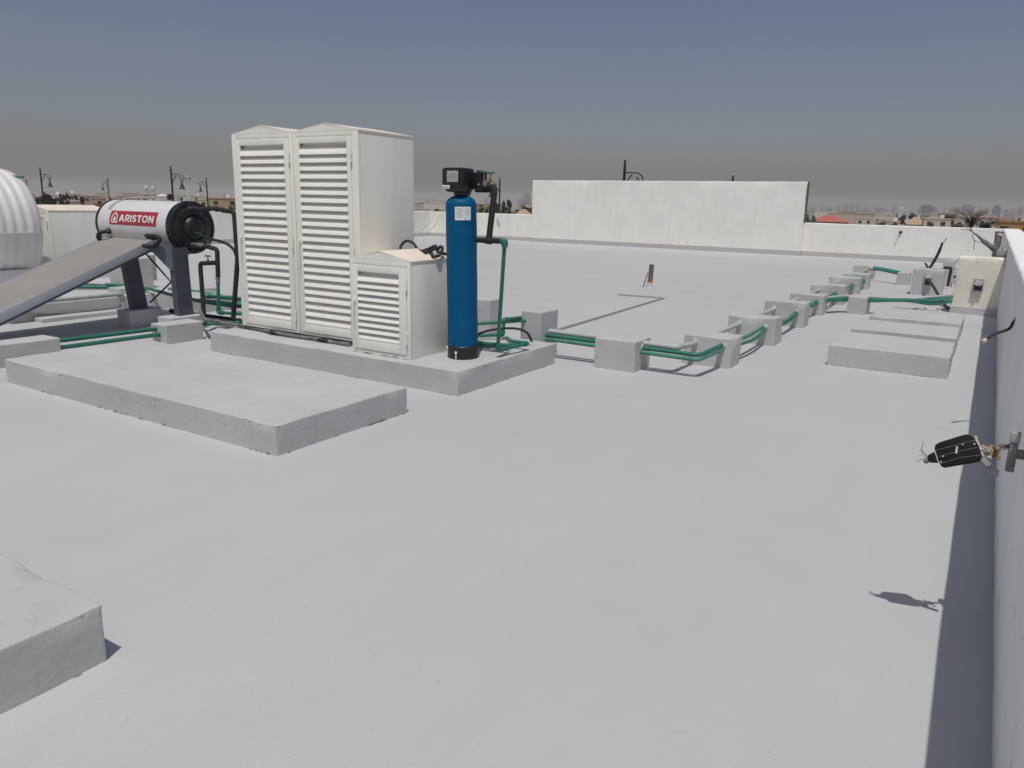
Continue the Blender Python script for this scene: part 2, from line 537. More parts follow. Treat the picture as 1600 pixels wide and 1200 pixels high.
pad('grey pad on the floor behind the water heater', -9.6, -8.7, 6.25, 6.85, 0.20, step=0.2)
pad('low grey pad behind the grey electrical plinth near the right parapet', -0.95, -0.30, 19.2, 20.0, 0.2, step=0.2)
pad('low grey pad on the floor under the bundled green pipes', -1.15, -0.75, 13.1, 13.5, 0.08, step=0.2)

# flaked paint: dark nicks along the foot of the pads, pale and dark nicks along their top edges
rk = random.Random(21)
def nicks(parent, segs, n_, z, mt, name, size, cluster=3):
    m = MB()
    for k in range(n_):
        (xa, ya), (xb, yb) = segs[rk.randrange(len(segs))]
        f0 = rk.random()
        for q in range(rk.randint(1, cluster)):
            f = f0 + rk.uniform(-0.02, 0.02)
            c = Vector((xa + (xb - xa) * f, ya + (yb - ya) * f, z + rk.uniform(-0.002, 0.004)))
            d = (Vector((xb, yb, 0)) - Vector((xa, ya, 0))).normalized()
            L_, w_ = size * rk.uniform(0.4, 1.6), size * rk.uniform(0.08, 0.2)
            nrm = Vector((d.y, -d.x, 0))
            c += nrm * rk.uniform(-0.002, 0.004)
            p = [c + d * a + nrm * b_ + Vector((0, 0, h_)) for a, b_, h_ in ((-L_, 0, 0), (-L_ * 0.3, w_, 0.001), (L_ * 0.4, w_ * 0.7, 0.0), (L_, 0, 0.001), (L_ * 0.2, -w_ * 0.5, w_ * 0.8), (-L_ * 0.4, -w_ * 0.6, w_))]
            m.add(p, [(0, 1, 5), (1, 4, 5), (1, 2, 4), (2, 3, 4)])
    m.build(name, mt, parent, smooth=0, kind='stuff')
PADS = [o for o in C.objects if o.name.startswith('concrete_pad')]
nicks(PADS[1], [((-6.5, 2.925), (-3.44, 2.925)), ((-3.435, 2.95), (-3.435, 4.12)), ((-3.435, 3.6), (-3.435, 4.13))], 26, 0.004, FLAKE, 'flaked_foot', 0.018)
nicks(PADS[1], [((-6.5, 2.930), (-3.46, 2.930)), ((-3.442, 2.95), (-3.442, 4.12))], 16, 0.183, FLAKEL, 'flaked_edge', 0.016)
nicks(PADS[1], [((-5.4, 2.927), (-3.5, 2.927)), ((-3.439, 2.95), (-3.439, 4.12))], 9, 0.12, FLAKE, 'flaked_face', 0.010, 2)
nicks(PADS[2], [((-6.4, 4.735), (-3.45, 4.735)), ((-3.425, 4.76), (-3.425, 6.3))], 16, 0.004, FLAKE, 'flaked_foot', 0.014)
nicks(PADS[2], [((-6.4, 4.742), (-3.45, 4.742)), ((-3.432, 4.76), (-3.432, 6.3))], 8, 0.194, FLAKEL, 'flaked_edge', 0.016)
nicks(PADS[0], [((-2.28, 0.2), (-2.28, 1.19))], 5, 0.004, FLAKE, 'flaked_foot', 0.010, 2)
nicks(PADS[0], [((-2.287, 1.12), (-2.287, 1.19)), ((-2.36, 1.206), (-2.29, 1.206))], 4, 0.192, FLAKE, 'flaked_edge', 0.006, 2)
nicks(PADS[3], [((-1.22, 7.965), (-0.19, 7.965)), ((-0.18, 8.0), (-0.18, 9.0))], 14, 0.006, FLAKE, 'flaked_foot', 0.016)
nicks(PADS[3], [((-1.22, 7.97), (-0.19, 7.97)), ((-0.187, 8.0), (-0.187, 9.0))], 10, 0.197, FLAKE, 'flaked_edge', 0.016, 2)
# pipe support blocks, in a row running away from the camera
G = 'pipe support blocks in a row'
names = ['second', 'third', 'fourth', 'fifth', 'sixth', 'seventh', 'eighth']
pad('first and nearest support block of the pipe row, between plinth and row', -3.05, -2.645, 6.42, 6.80, 0.29, G, name='support_block', cat='block')
YB = [7.15, 8.69, 10.32, 11.75, 13.32, 14.98, 16.41]
for nm, y in zip(names, YB):
    k = YB.index(y)
    pad('%s support block of the pipe row, counted from the camera' % nm, -2.44 - 0.01 * (k % 3), -1.965 + 0.018 * ((k * 2) % 3), y, y + 0.31 + 0.05 * (k % 2), 0.290 + 0.015 * (k % 3), G, name='support_block', cat='block', amp=0.009, chips=0.012)
pad('last and farthest support block of the pipe row', -2.62, -2.18, 18.9, 19.25, 0.30, G, name='support_block', cat='block')
pad('squat support block right of the pipe row holding a green pipe bundle', -1.72, -1.46, 12.30, 12.75, 0.255, name='support_block', cat='block')
pad('small far support block at the end of the short green pipe', -1.62, -1.38, 18.0, 18.4, 0.26, name='support_block', cat='block')
pad('tall narrow block behind the back right corner of the plinth', -3.885, -3.655, 6.44, 6.80, 0.465, name='support_block', cat='block')
pad('narrow block behind the plinth, half hidden by the blue tank', -4.92, -4.66, 7.05, 7.30, 0.44, name='support_block', cat='block')
pad('support block at the left edge, start of twin green pipes', -7.46, -7.17, 3.08, 3.67, 0.20, name='support_block', cat='block')
pad('support block before the plinth corner, end of twin green pipes', -7.31, -7.06, 4.67, 5.11, 0.20, name='support_block', cat='block')
pad('shaded pedestal under the left leg of the water heater', -8.52, -8.28, 5.04, 5.45, 0.195, name='leg_pedestal', cat='block')
pad('pedestal under the right leg of the water heater', -7.72, -7.47, 5.02, 5.44, 0.195, name='leg_pedestal', cat='block')
pad('tall pale block behind the left heater leg', -10.5, -10.16, 6.15, 6.60, 0.62, name='support_block', cat='block')
pad('grey block at the corner of the far left plinth', -10.05, -9.78, 5.85, 6.25, 0.27, name='support_block', cat='block')

# pier by the right parapet
t = thing('wall_pier', (-0.12, 13.75, 0), 'cream plaster pier against the right parapet, with an open socket hole', 'pier')
rough_block('pier_body', -0.415, 0.207, 13.5, 13.85, -0.02, 0.865, PIERM, t, r=0.012, step=0.08, amp=0.004, chips=0.02)
rough_block('skirting', -0.425, 0.20, 13.485, 13.86, -0.02, 0.12, COAT, t, r=0.01, step=0.1, amp=0.003)
b = MB(); b.box(-0.16, -0.03, 13.435, 13.502, 0.36, 0.55)
sb = b.build('socket_box', GREYBOX, t, bevel=0.004)
b = MB(); b.box(-0.145, -0.045, 13.43, 13.436, 0.38, 0.46); b.build('socket_opening', BLACKP, sb)
b = MB(); b.box(-0.145, -0.06, 13.40, 13.432, 0.45, 0.52, Matrix.Rotation(0.4, 3, 'Y')); b.build('loose_terminal', WIREW, sb)
b = MB(); b.tube(curve([(-0.09, 13.44, 0.50), (-0.1, 13.38, 0.47), (-0.08, 13.40, 0.44)]), 0.005, 6); b.build('wire', WIREB, sb)

# electrical plinth further back
t = thing('electrical_plinth', (-0.93, 16.3, 0), 'grey block with a recessed socket and cables sprouting from its top', 'plinth')
rough_block('plinth_body', -1.19, -0.67, 16.08, 16.45, -0.02, 0.475, COAT, t, r=0.01, step=0.08, amp=0.004)
b = MB(); b.box(-1.10, -0.74, 16.12, 16.42, 0.47, 0.495); b.build('cap_plate', COAT, t, bevel=0.006)
b = MB(); b.box(-0.985, -0.855, 16.03, 16.083, 0.17, 0.40)
sb = b.build('socket_box', GREYBOX, t, bevel=0.004)
b = MB(); b.box(-0.965, -0.875, 16.024, 16.031, 0.20, 0.29); b.build('socket_opening', BLACKP, sb)
b = MB(); b.box(-0.97, -0.87, 16.005, 16.031, 0.325, 0.385, Matrix.Rotation(-0.15, 3, 'Y')); b.build('hanging_cover', WIREW, sb)
t2 = thing('upright_cable', (-0.95, 16.3, 0.49), 'black cable standing upright out of the grey electrical plinth', 'cable')
b = MB(); b.tube(curve([(-0.95, 16.3, 0.48), (-0.90, 16.3, 0.58), (-0.83, 16.29, 0.78), (-0.79, 16.28, 0.97)]), [0.026] * 20 + [0.02] * 5, 8); b.build('cable_sheath', WIREB, t2)
b = MB(); b.tube(curve([(-0.81, 16.28, 0.86), (-0.77, 16.28, 0.98), (-0.73, 16.28, 1.06)]), 0.006, 6); b.build('bare_wire', WIREB, t2)
b = MB(); b.tube(curve([(-0.97, 16.3, 0.48), (-1.0, 16.3, 0.55), (-1.03, 16.29, 0.58)]), 0.018, 8); b.build('cut_end', WIREB, t2)
b = MB(); b.tube(curve([(-0.93, 16.02, 0.30), (-0.80, 15.6, 0.22), (-0.66, 14.9, 0.12), (-0.52, 14.3, 0.03), (-0.44, 13.95, 0.02)]), 0.024, 8)
tag(b.build('drooping_cable', WIREB), 'thick black cable drooping from the plinth socket to the floor', 'cable')

# post behind
t = thing('concrete_post', (-0.72, 18.5, 0), 'slim grey concrete post near the far end of the right parapet', 'post')
rough_block('post_body', -0.82, -0.60, 18.35, 18.6, -0.02, 0.575, COAT, t, r=0.01, step=0.1)
b = MB(); b.lathe([(0.075, 0), (0.075, 0.02), (0.06, 0.03)], (-0.71, 18.47, 0.57), n=16); b.build('round_cap', COAT, t)
b = MB(); b.tube(fillet([(-0.78, 17.9, 0.42), (-0.645, 17.9, 0.42), (-0.66, 17.9, 0.05)], 0.03), 0.028, 8)
tag(b.build('black_conduit', BLACKI), 'short black bent conduit beside the slim concrete post', 'pipe')
b = MB(); b.tube(curve([(-0.58, 18.3, 0.22), (-0.45, 18.2, 0.28), (-0.33, 18.1, 0.33)]), 0.028, 8)
tag(b.build('black_cable', WIREB), 'black cable end lying between the concrete post and the pier', 'cable')
for i, (y, z, mt) in enumerate(((19.5, 0.26, GREENW), (19.7, 0.27, GREEN), (19.3, 0.25, GREENW))):
    b = MB(); b.tube([(-0.9, y, z), (-0.30, y + 0.1, z - 0.01)], 0.02, 8)
    tag(b.build('short_pipe', mt), ('middle pale', 'farthest green', 'nearest pale')[i] + ' one of three short pipes on the low pad behind the slim post', 'pipe', 'short pipes behind the post')

# ================================================================== PIPES
def pipe(name, label, pts, r, material, fil=0.05, elbows=(), em=None, cat='pipe', n=10, group=None):
    t = thing(name, pts[0], label, cat, group)
    b = MB(); b.tube(fillet(pts, fil), r, n); b.build('pipe_run', material, t)
    for i in elbows:
        p = Vector(pts[i])
        a = Vector(pts[i - 1]) - p if i > 0 else None
        c = Vector(pts[i + 1]) - p if i < len(pts) - 1 else None
        e = MB()
        L1 = r * 2.3
        if a is not None and c is not None:
            e.tube(fillet([p + a.normalized() * L1, p, p + c.normalized() * L1], r * 1.6), r * 1.35, n)
        else:
            d = (a or c).normalized()
            e.tube([p - d * r * 0.5, p + d * L1], r * 1.35, n)
        e.build('elbow_fitting', em or material, t)
    return t
# row: white-painted pipe and green pair threading the blocks
pipe('painted_pipe', 'white paint-spattered pipe threading the left side of the support block row', [(-3.7, 6.63, 0.255), (-2.33, 6.64, 0.245), (-2.32, 7.0, 0.22), (-2.33, 18.95, 0.22)], 0.026, GREENW, 0.06, (1,), GREENW)
def wavy(x, z, amp, s):
    pts = []
    for i, y in enumerate(YB):
        nxt = YB[i + 1] if i + 1 < len(YB) else 18.9
        pts.append((x, y + 0.15, z))
        if i + 1 < len(YB) or True:
            pts.append((x + amp * math.sin(i * 1.7 + s), (y + nxt) / 2 + 0.15, z - 0.02 - 0.02 * (i % 2)))
    return pts
g1 = [(-3.7, 6.56, 0.225), (-2.10, 6.60, 0.205), (-2.06, 6.98, 0.225)]
t = thing('green_pipe', g1[0], 'upper green pipe running from the plinth through every support block of the row', 'pipe')
b = MB(); b.tube(fillet(g1 + [(-2.06, 7.2, 0.225)], 0.07), 0.0195, 10); b.build('pipe_run', GREEN, t)
b = MB(); b.tube(curve(wavy(-2.06, 0.215, 0.035, 0.3), 6), 0.018, 8); b.build('pipe_run', GREENP, t)
g2 = [(-3.7, 6.55, 0.188), (-2.09, 6.565, 0.168), (-2.05, 6.98, 0.185)]
t = thing('green_pipe', g2[0], 'lower green pipe under its twin, running from the plinth through the support block row', 'pipe')
b = MB(); b.tube(fillet(g2 + [(-2.05, 7.2, 0.185)], 0.07), 0.018, 10); b.build('pipe_run', GREENP, t)
b = MB(); b.tube(curve(wavy(-2.035, 0.178, 0.04, 1.1), 6), 0.017, 8); b.build('pipe_run', GREEN, t)
# lumps of mortar where the pipes enter the nearer blocks
rowb = [o for o in C.objects if o.name.startswith('support_block')][:5]
for o_, spots in ((rowb[0], [('x', -2.642, 6.60, 0.21), ('x', -2.642, 6.64, 0.245)]), (rowb[1], [('y', -2.325, 7.148, 0.222), ('y', -2.06, 7.148, 0.21)]), (rowb[2], [('y', -2.33, 8.688, 0.222), ('y', -2.05, 8.688, 0.20)]), (rowb[3], [('y', -2.33, 10.318, 0.222), ('y', -2.05, 10.318, 0.20)])):
    for (ax_, sx, sy, sz) in spots:
        m = MB()
        n_ = 11
        ring = []
        for (k_, dep) in ((1.0, 0.0), (0.72, 0.011)):
            for j in range(n_):
                a = 2 * math.pi * j / n_
                rr = k_ * 0.040 * (1 + 0.35 * math.sin(a * 2 + sx * 9) * rk.uniform(0.4, 1))
                m.v.append(Vector((sx + rr * math.cos(a), sy + 0.004 - dep, sz + rr * math.sin(a))) if ax_ == 'y' else Vector((sx - 0.004 + dep, sy + rr * math.cos(a), sz + rr * math.sin(a))))
        for j in range(n_):
            m.f.append((j, (j + 1) % n_, (j + 1) % n_ + n_, j + n_))
        m.f.append(tuple(range(n_, 2 * n_)))
        m.build('mortar_collar', COAT, o_, smooth=60)
# bundle from the row to the squat block and on to the pier
bt = thing('green_pipe_bundle', (-1.95, 12.5, 0.2), 'bundle of green pipes from the block row past the squat block to the cream pier', 'pipe')
rnd = random.Random(5)
for i in range(5):
    dz = 0.03 * (i % 3)
    dy = 0.06 * i
    b = MB(); b.tube(curve([(-2.0, 11.95 + dy, 0.20 + dz * 0.6), (-1.75, 12.35 + dy * 0.6, 0.19 + dz), (-1.45, 12.42 + dy * 0.7, 0.195 + dz),
        (-1.0, 12.62 + dy * 1.2 + rnd.uniform(-.05, .05), 0.20 + rnd.uniform(-.03, .04)), (-0.65, 12.85 + dy * 1.3, 0.18 + dz * 1.6), (-0.41, 13.2 + dy * 1.1, 0.20 + dz * 1.6)]), 0.016 if i % 2 else 0.018, 8)
    b.build('pipe_run', (GREEN, GREENP, GREENW)[i % 3] if i != 4 else GREEN, bt)
b = MB(); b.tube([(-2.2, 18.6, 0.28), (-1.95, 18.5, 0.27), (-1.62, 18.2, 0.24)], 0.045, 8)
t = tag(b.build('green_pipe', GREENP), 'short far green pipe joining the end of the row to a small block', 'pipe')
b = MB(); b.tube([(-2.26, 18.62, 0.28), (-2.15, 18.58, 0.277)], 0.055, 8); b.build('pale_collar', FOAM, t)
# white loop on the floor
b = MB(); b.tube([(-0.66 + 0.10 * math.cos(a), 13.55 + 0.12 * math.sin(a), 0.10 + 0.07 * math.sin(a * 1.0)) for a in [k * 0.33 for k in range(17)]], 0.014, 8)
t = tag(b.build('white_hose_loop', WIREW), 'small coil of white hose on the floor at the foot of the pier', 'hose')
b = MB(); b.tube(curve([(-0.62, 13.5, 0.03), (-0.56, 13.42, 0.06), (-0.50, 13.5, 0.03), (-0.53, 13.6, 0.02)]), 0.008, 6); b.build('orange_wire', FOAMB, t)

# conduit lying on the floor behind the cabinets and the little vent pipe
pipe('floor_conduit', 'thin grey-white conduit lying on the open floor, bent once', [(-4.30, 7.0, 0.02), (-4.33, 7.94, 0.02), (-4.53, 12.12, 0.02), (-5.33, 12.02, 0.02)], 0.012, GREYBOX, 0.02, (2,), WIREW)
t = thing('vent_pipe', (-5.43, 13.72, 0), 'short dark vent pipe standing alone on the open floor', 'pipe')
b = MB(); b.cyl((-5.43, 13.72, 0.08), (-5.415, 13.72, 0.43), 0.045, 0.045, 14); b.build('pipe_run', DARKGREY, t)
b = MB(); b.lathe([(0.047, 0.09), (0.049, 0.11), (0.047, 0.145), (0.0455, 0.15)], (-5.43, 13.72, 0), n=14); b.build('orange_sealant', ORANGE, t)
b = MB(); b.lathe([(0.075, -0.01), (0.056, 0.03), (0.047, 0.092)], (-5.43, 13.72, 0), n=14); b.build('coated_base', COAT, t)
b = MB(); b.cyl((-5.54, 13.66, 0.0), (-5.46, 13.66, 0.28), 0.011, 0.011, 8); b.build('leaning_rod', RUSTY, t)

# left: twin pipes between the blocks and others around the heater
pipe('green_pipe', 'upper one of two parallel green pipes at the left edge, between two blocks', [(-7.28, 3.55, 0.155), (-7.22, 4.72, 0.150)], 0.022, GREEN, elbows=(1,), em=GREENG)
pipe('green_pipe', 'lower one of two parallel green pipes at the left edge, between two blocks', [(-7.22, 3.55, 0.10), (-7.17, 4.72, 0.098)], 0.022, GREEN, elbows=(1,), em=GREENG)
pipe('green_pipe', 'short green pipe leaving the block before the plinth corner', [(-7.18, 5.05, 0.15), (-6.95, 5.5, 0.15), (-6.5, 5.62, 0.15)], 0.02, GREEN)
pipe('painted_pipe', 'grey-green painted pipe running along the far left plinth edge', [(-9.52, 4.3, 0.235), (-9.50, 5.70, 0.235), (-9.49, 5.71, 0.02)], 0.025, GREENG, 0.05, (1,))
pipe('green_pipe', 'long sagging green pipe crossing the floor behind the water heater', [(-10.4, 6.03, 0.27), (-9.82, 6.22, 0.26), (-8.81, 5.98, 0.25), (-7.8, 5.80, 0.25), (-6.35, 5.95, 0.25)], 0.022, GREEN, 0.4)
pipe('green_pipe', 'straight green pipe behind the heater pipes, highest of three', [(-8.35, 6.13, 0.27), (-6.4, 6.42, 0.27)], 0.024, GREEN, elbows=(0,), em=GREENP)
pipe('green_pipe', 'straight green pipe behind the heater pipes, middle of three', [(-8.42, 6.05, 0.215), (-6.4, 6.36, 0.215)], 0.022, GREENP)
pipe('green_pipe', 'bowed green pipe passing behind both heater legs', [(-9.75, 6.55, 0.22), (-8.9, 6.75, 0.2), (-8.0, 6.55, 0.12), (-7.0, 6.5, 0.1)], 0.018, GREENP, 0.4)
pipe('black_pipe', 'thin black pipe on the floor behind the water heater legs', [(-9.0, 6.05, 0.03), (-7.7, 6.1, 0.03)], 0.02, BLACKI, elbows=(0,), em=BLACKI)
pipe('green_riser', 'green riser with elbow on the far left plinth, left of the heater legs', [(-10.95, 5.55, 0.48), (-10.93, 5.55, 0.24), (-10.2, 6.2, 0.235)], 0.028, GREEN, 0.05, (1,))
pipe('black_pipe', 'black hose lying on the far left plinth behind the green riser', [(-11.35, 5.35, 0.23), (-11.0, 5.8, 0.25), (-10.6, 6.2, 0.22)], 0.022, BLACKI)
# stack of black pipes seen through the gap by the far cabinet
t = thing('black_pipe_rack', (-11.9, 7.5, 0), 'rack of stacked black pipes in the gap beside the far cabinet', 'pipe')
for i in range(4):
    b = MB(); b.tube([(-12.3, 7.5, 0.20 + 0.085 * i), (-11.5, 7.45, 0.20 + 0.085 * i)], 0.026, 8); b.build('pipe_run', BLACKI, t)
b = MB(); b.box(-12.32, -12.28, 7.44, 7.54, 0, 0.55); b.build('rack_post', GREYBOX, t)
b = MB(); b.box(-11.52, -11.48, 7.42, 7.52, 0, 0.55); b.build('rack_post', GREYBOX, t)

# ================================================================== LOUVRED CABINETS
def cabinet(label, x0, x1, y0, y1, z0, ze, za, op, nsl, doorx, doorz, handle, hinges, over=-0.001):
    """Sheet-metal pump cabinet with a gabled top and one louvred door on the -Y side."""
    t = thing('pump_cabinet', ((x0 + x1) / 2, (y0 + y1) / 2, z0), label, 'cabinet')
    xm = (x0 + x1) / 2
    th = 0.02
    b = MB(); b.box(x0, x0 + th, y0 + 0.031, y1, z0, ze); b.build('side_panel', CAB, t, bevel=0.003)
    b = MB(); b.box(x1 - th, x1, y0 + 0.031, y1, z0, ze); b.build('side_panel', CAB, t, bevel=0.003)
    b = MB(); b.prism([(x0 + th, z0), (x1 - th, z0), (x1 - th, ze), (xm, za - 0.01), (x0 + th, ze)], 'Y', y1 - th, y1 - 0.001); b.build('back_panel', CAB, t)
    b = MB(); b.box(x0 + th, x1 - th, y0 + 0.02, y1 - th, z0 + 0.004, z0 + 0.02); b.build('base_tray', CAB, t)
    b = MB()
    s = 0.008
    b.prism([(x0 - 0.004, ze - 0.002), (xm, za), (x1 + 0.004, ze - 0.002), (x1 + 0.004, ze + s), (xm, za + s), (x0 - 0.004, ze + s)], 'Y', y0 - over, y1 + 0.005)
    b.build('gabled_roof', CABROOF, t, smooth=0)
    d0, d1 = doorx
    e0, e1 = doorz
    g = 0.004
    b = MB()
    b.box(x0, d0 - g, y0 - 0.002, y0 + 0.03, z0, ze)
    b.box(d1 + g, x1, y0 - 0.002, y0 + 0.03, z0, ze)
    b.box(d0 - g, d1 + g, y0 - 0.002, y0 + 0.03, z0, e0 - g)
    b.box(d0 - g, d1 + g, y0 - 0.002, y0 + 0.03, e1 + g, ze)
    b.build('front_frame', CAB, t, bevel=0.002)
    b = MB(); b.prism([(x0 + 0.004, ze + 0.001), (x1 - 0.004, ze + 0.001), (xm, za - 0.004)], 'Y', y0 - 0.0025, y0 + 0.02); b.build('gable_plate', CAB, t, smooth=0)
    # door with its opening
    o0, o1, q0, q1 = op
    b = MB()
    b.box(d0, o0, y0 - 0.010, y0 + 0.018, e0, e1)
    b.box(o1, d1, y0 - 0.010, y0 + 0.018, e0, e1)
    b.box(o0, o1, y0 - 0.010, y0 + 0.018, e0, q0)
    b.box(o0, o1, y0 - 0.010, y0 + 0.018, q1, e1)
    dr = b.build('door', CAB, t, bevel=0.003)
    if nsl == 0:
        bb = MB(); bb.box(o0, o1, y0 - 0.004, y0 + 0.014, q0, q1); bb.build('door_sheet', CAB, dr)
    if nsl:
        bb = MB(); bb.box(o0 - 0.02, o1 + 0.02, y0 + 0.040, y0 + 0.043, q0 - 0.02, q1 + 0.02); bb.build('backing_sheet', CAB, dr)
    p = (q1 - 0.03 - q0) / max(nsl, 1)
    slat = None
    for i in range(nsl):
        z = q0 + p * i
        if slat is None:
            b = MB()
            yf = y0 - 0.006
            lip = p * 0.48
            prof = [(yf + 0.002, z + 0.001), (yf - 0.006, z + 0.005), (yf + 0.001, z + lip), (yf + 0.030, z + p * 1.04), (yf + 0.033, z + p * 1.04 - 0.003), (yf + 0.005, z + lip - 0.002)]
            b.prism(prof, 'X', o0 + 0.001, o1 - 0.001)
            slat = b.build('slat', CAB, dr, smooth=30)
        else:
            s2 = slat.copy()
            C.objects.link(s2)
            s2.location = slat.location + Vector((0, 0, p * i))
            s2.rotation_euler = (rnd.uniform(-0.02, 0.02), rnd.uniform(-0.0015, 0.0015), 0)
            # keep pivot: slat mesh is placed relative to the thing, so tiny turns are about its base
            s2.rotation_euler = (0, 0, 0)
            s2.location.y += rnd.uniform(-0.0012, 0.0012)
    # handle: small lever lock with a long pull
    hx, hz, hl = handle
    b = MB(); b.box(hx - 0.014, hx + 0.014, y0 - 0.022, y0 - 0.0105, hz - 0.02, hz + 0.02)
    b.cyl((hx, y0 - 0.018, hz), (hx, y0 - 0.034, hz), 0.008, 0.008, 10)
    b.box(hx - 0.006, hx + 0.006, y0 - 0.040, y0 - 0.030, hz - hl, hz + 0.008)
    b.build('handle', CAB, dr, bevel=0.002)
    for hzg in hinges:
        b = MB()
        b.cyl((d1 + 0.010, y0 - 0.016, hzg - 0.05), (d1 + 0.010, y0 - 0.016, hzg - 0.004), 0.009, 0.009, 10)
        b.cyl((d1 + 0.010, y0 - 0.016, hzg + 0.004), (d1 + 0.010, y0 - 0.016, hzg + 0.05), 0.009, 0.009, 10)
        b.cyl((d1 + 0.010, y0 - 0.016, hzg - 0.06), (d1 + 0.010, y0 - 0.016, hzg + 0.06), 0.004, 0.004, 8)
        b.build('hinge', CAB, dr)
    return t
cabinet('left tall cream louvred cabinet beside the heater pipes', -6.30, -5.475, 5.02, 5.80, 0.245, 2.07, 2.14,
        (-6.185, -5.585, 0.355, 1.97), 23, (-6.245, -5.525), (0.275, 2.03), (-6.225, 1.12, 0.24), (1.86, 1.10, 0.42))
cabinet('right tall cream louvred cabinet behind the small cabinet', -5.465, -4.685, 5.02, 5.76, 0.245, 2.07, 2.135,
        (-5.39, -4.81, 0.355, 1.975), 23, (-5.435, -4.765), (0.275, 2.03), (-5.415, 1.12, 0.26), (1.86, 1.05, 0.42))
CABS = cabinet('small cream louvred cabinet in front of the tall pair, next to the blue tank', -4.66, -4.005, 4.868, 5.415, 0.197, 1.01, 1.08,
        (-4.58, -4.12, 0.32, 0.905), 10, (-4.625, -4.045), (0.235, 0.965), (-4.612, 0.66, 0.17), (0.83, 0.38))
nicks(CABS, [((-4.65, 4.855), (-4.01, 4.855))], 26, 0.212, FLAKEL, 'sealant_smear', 0.03)
nicks(CABS, [((-4.62, 4.852), (-4.03, 4.852)), ((-3.999, 4.9), (-3.999, 5.4))], 12, 0.206, GREYBOX, 'sealant_dirt', 0.02)
cabinet('cream cabinet at far left behind the ribbed white tank', -12.75, -11.87, 6.12, 7.06, 0.20, 1.235, 1.31,
        (-12.65, -11.99, 0.36, 1.12), 0, (-12.71, -11.93), (0.26, 1.19), (-12.69, 0.75, 0.15), (1.05, 0.4))

# ================================================================== BLUE SOFTENER VESSEL
TX, TY = -3.735, 5.245
t = thing('softener_tank', (TX, TY, 0.2), 'tall blue cylindrical water softener tank with a black base and black control head', 'tank')
RT = 0.128
b = MB()
prof = [(RT - 0.004, 0.29), (RT, 0.30)]
for i in range(9):
    prof.append((RT + 0.0012 * math.sin(i * 2.1), 0.36 + 0.130 * i))
prof += [(RT, 1.47)]
for i in range(1, 9):
    a = i / 8 * math.pi / 2 * 0.93
    prof.append((RT * math.cos(a) * 0.98 + 0.004, 1.47 + 0.088 * math.sin(a)))
prof += [(0.060, 1.560), (0.060, 1.585)]
b.lathe(prof, (TX, TY, 0), n=48)
lean = Matrix.Translation((TX, TY, 0.2)) @ Matrix.Rotation(R(-0.9), 4, (0.85, 0.52, 0)).inverted() @ Matrix.Rotation(R(0), 4, 'X') @ Matrix.Translation((-TX, -TY, -0.2))
leanq = Matrix.Translation((TX, TY, 0.2)) @ Matrix.Rotation(R(-1.2), 4, Vector((-0.524, 0.852, 0))) @ Matrix.Translation((-TX, -TY, -0.2))
b.xform(leanq)
b.build('vessel', BLUE, t)
b = MB(); b.lathe([(RT + 0.004, 0.198), (RT + 0.006, 0.205), (RT + 0.006, 0.305), (RT + 0.001, 0.31)], (TX, TY, 0), n=40)
boot = b.build('base_boot', BLACKP, t)
for ang in (-2.42, -1.42):
    b = MB()
    px, py = TX + (RT + 0.008) * math.cos(ang), TY + (RT + 0.008) * math.sin(ang)
    b.lathe([(0.004, 0.225), (0.007, 0.24), (0.005, 0.265), (0.012, 0.275), (0.010, 0.29)], (px, py, 0.005 if ang < -2 else -0.02), n=10)
    b.build('paint_splash', WHITEL, boot)
# label wrapped on the vessel, facing the camera
def wrap(ang0, w, z0, z1, rad, nn=10):
    bb = MB()
    for i in range(nn + 1):
        a = ang0 + (i / nn - 0.5) * w / rad
        for z in (z0, z1):
            bb.v.append(Vector((TX + rad * math.cos(a), TY + rad * math.sin(a), z)))
    for i in range(nn):
        bb.f.append((2 * i, 2 * i + 2, 2 * i + 3, 2 * i + 1))
    return bb.xform(leanq)
A0 = math.atan2(-5.245, 3.735) + 0.12
lb = wrap(A0, 0.135, 1.355, 1.462, RT + 0.0025).build('label_sticker', WHITEL, t)
for i, (w_, off) in enumerate(((0.05, -0.028), (0.06, -0.024), (0.05, -0.028), (0.055, -0.026), (0.045, -0.03), (0.035, 0.036), (0.04, 0.034), (0.03, 0.03))):
    z = 1.445 - 0.0165 * (i % 5) - (0.01 if i > 4 else 0)
    wrap(A0 + off / RT, w_, z, z + 0.0035, RT + 0.0038, 5).build('print_line', GREYINK, lb)
wrap(A0 + 0.018 / RT, 0.006, 1.364, 1.374, RT + 0.0038, 2).build('print_mark', BLACKP, lb)
# control head
HX, HY, HZ = -3.765, 5.20, 1.665
hd = MB()
ROT = Matrix.Rotation(R(4), 3, 'Z')
def rbox(cx, cy, cz, sx, sy, sz, taper=0.0):
    vs = []
    for z in (-1, 1):
        k = 1 - (taper if z < 0 else 0)
        for y in (-1, 1):
            for x in (-1, 1):
                vs.append(Vector((cx, cy, cz)) + ROT @ Vector((x * sx / 2 * k, y * sy / 2 * (k if y < 0 else 1), z * sz / 2)))
    return vs, [(0, 2, 3, 1), (4, 5, 7, 6), (0, 1, 5, 4), (2, 6, 7, 3), (0, 4, 6, 2), (1, 3, 7, 5)]
hd.add(*rbox(HX, HY, HZ + 0.025, 0.20, 0.20, 0.155))
head = hd.build('control_head', BLACKP, t, bevel=0.028)
b = MB(); b.add(*rbox(HX + 0.004, HY, HZ - 0.055, 0.195, 0.195, 0.07, 0.22)); b.build('head_chin', BLACKP, head, bevel=0.02)
b = MB(); b.cyl((HX + 0.02, HY + 0.03, 1.552), (HX + 0.02, HY + 0.03, 1.61), 0.070, 0.074, 20); b.build('neck_collar', BLACKP, head)
fy = -0.104
